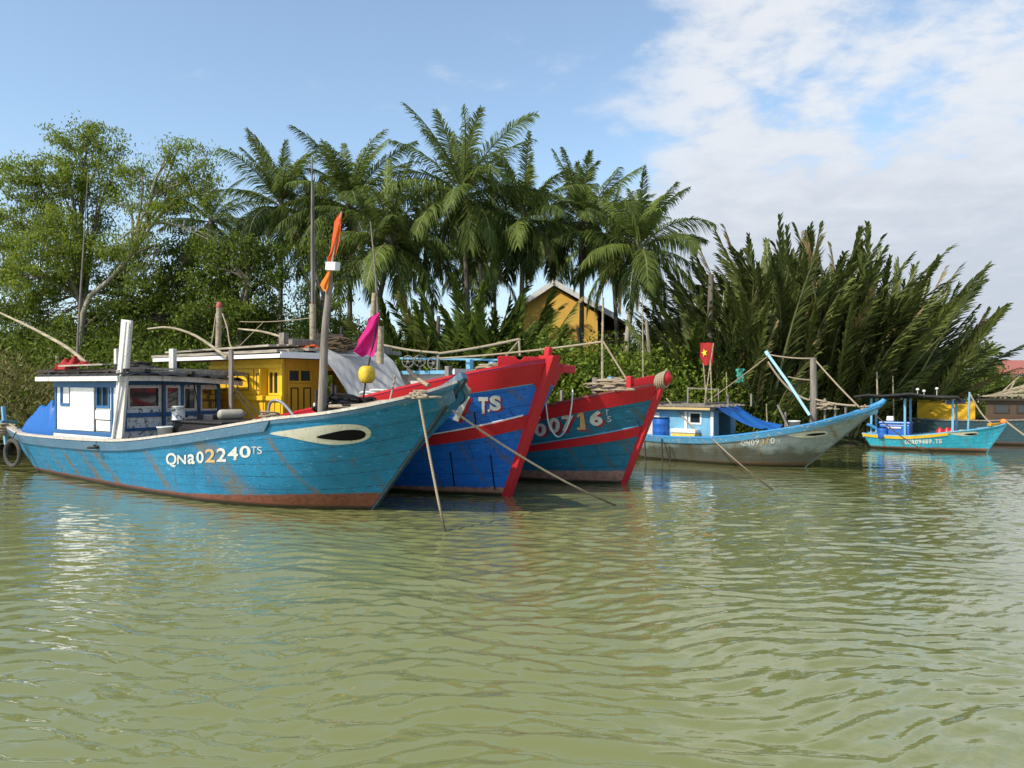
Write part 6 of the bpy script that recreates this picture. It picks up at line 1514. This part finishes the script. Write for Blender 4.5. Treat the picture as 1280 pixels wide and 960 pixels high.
q = MB(); v = [(hx(1254), -.8, z1), (hx(1360), -.8, z1), (hx(1360), 8.8, z1), (hx(1254), 8.8, z1), (hx(1262), 4, z2), (hx(1352), 4, z2)]; q.add(v, [(0, 1, 5, 4), (1, 2, 5), (2, 3, 4, 5), (3, 0, 4), (3, 2, 1, 0)]); q.build('roof', M['red_tiles'], h2)
q = MB(); v = [(hx(1255), -4.0, z3 - .7), (hx(1360), -4.0, z3 - .7), (hx(1360), -.02, z3 + .35), (hx(1262), -.02, z3 + .35)]; q.add(v + [(x, y, z + .15) for x, y, z in v], [(3, 2, 1, 0), (4, 5, 6, 7), (0, 1, 5, 4), (1, 2, 6, 5), (2, 3, 7, 6), (3, 0, 4, 7)]); q.build('porch_roof', plain('orange_tiles', (.45, .15, .07), .85), h2)
q = MB()
for px in (1258, 1275, 1295): q.span((hx(px), -3.9, Gz), (hx(px) + .25, -3.65, z3 - .65))
q.build('porch_post', M['white'], h2)
for px in (1272, 1290, 1310): window(h2, (hx(px), -.002, -(474 - 480) * k), (1, 0, 0), (0, .7, -.2, .5), (0, -1, 0), M['cab_blue'], M['glass'], .06, deep=-.004)
q = MB()
for px in range(1195, 1300, 14): q.tube([at(px, 505, 46), at(px, 494 + rb.normal(0, 1.5), 46)], .05, 6)
for py in (496, 500): q.tube([at(1190, py, 46), at(1300, py - 1, 46)], .04, 6)
tag(q.build('jetty_rail', M['bamboo']), 'pale rickety bamboo railing on the far bank above the dark boat', 'railing')

# ================================================================== daylight
EL, AZ = R(41), math.atan2(-.80, -.60)      # sun low-left behind the viewer
sd = Vector((-.80, -.60, 0)).normalized() * math.cos(EL) + Vector((0, 0, math.sin(EL)))
sun = bpy.data.objects.new('sun', bpy.data.lights.new('sun', 'SUN')); col.objects.link(sun)
sun.data.energy = 5.0; sun.data.angle = R(.5); sun.data.color = (1, .93, .82)
sun.rotation_euler = sd.to_track_quat('Z', 'Y').to_euler(); sun.location = (-30, -30, 40)
t = NT('World', True); nt = t.t
sky = t.n('ShaderNodeTexSky', {'sky_type': 'NISHITA', 'sun_disc': False, 'sun_elevation': EL, 'sun_rotation': math.atan2(-.80, -.60), 'altitude': 0, 'air_density': 1.0, 'dust_density': .8, 'ozone_density': 1.5})
tc = t.n('ShaderNodeTexCoord').outputs['Generated']; x, y, z = sep(t, tc)
zc = t.math('MAXIMUM', z, 0.0); den = t.math('ADD', zc, .16)
pv = t.n('ShaderNodeCombineXYZ', None, _0=t.math('DIVIDE', x, den), _1=t.math('DIVIDE', y, den), _2=0.0).outputs[0]
nA = t.noise(t.mapping(pv, (1, 1, 1), (3.1, 1.7, 0)), 1.6, 9, .56, .25)
nB = t.noise(t.mapping(pv, (1, 1, 1), (7.3, 2.2, 0)), 5.5, 7, .6, .2)
nC = t.noise(t.mapping(pv, (1, 1, 1), (1.3, 9.2, 0)), .9, 3, .5)
k_ = t.math('DIVIDE', x, t.math('MAXIMUM', t.math('ABSOLUTE', y), .05))           # bearing: the cloud bank lies to the right
rightm = t.math('MULTIPLY', t.ramp(k_, .10, .27), t.ramp(y, -.1, .1))
lowm = t.math('MULTIPLY', t.ramp(z, .42, .12), t.ramp(k_, -.05, .30))
dn = t.math('ADD', t.math('MULTIPLY', nA, .52), t.math('MULTIPLY', nB, .48))
th = t.math('ADD', t.math('MULTIPLY', rightm, -.155), t.math('MULTIPLY', lowm, -.19)); th = t.math('ADD', th, .594)
dd = t.math('SUBTRACT', dn, th)
cov = t.ramp(dd, -.03, .14)
cov = t.math('MULTIPLY', cov, t.math('MULTIPLY_ADD', rightm, .45, .5))
shade = t.math('ADD', t.math('MULTIPLY', nB, .5), t.math('MULTIPLY', t.ramp(z, .05, .4), .45))
cc = t.mix(t.ramp(shade, .2, .75), tuple(q / .15 for q in (.58, .63, .72)), tuple(q / .15 for q in (.84, .87, .92)))
hz_ = t.ramp(z, .34, .0)                                                            # pale haze towards the horizon
skyc = t.n('ShaderNodeVectorMath', {'operation': 'SCALE'}, _0=sky.outputs[0]); t.set(skyc, 'Scale', 1.45)
c1 = t.mix(t.math('MULTIPLY', hz_, .55), t.mix(.14, t.mix(1.0, skyc.outputs[0], (1.0, 1.06, 1.04), 'MULTIPLY'), tuple(q / .15 for q in (.60, .70, .80))), tuple(q / .15 for q in (.58, .72, .90)))
c2 = t.mix(cov, c1, cc)
bg = t.n('ShaderNodeBackground', None, Color=c2, Strength=.15); o = t.n('ShaderNodeOutputWorld', None, Surface=bg)
scene.view_settings.view_transform = 'Standard'; scene.view_settings.look = 'None'; scene.view_settings.exposure = 0; scene.view_settings.gamma = 1
scene.cycles.use_denoising = True
scene.cycles.max_bounces = 8; scene.cycles.transparent_max_bounces = 8
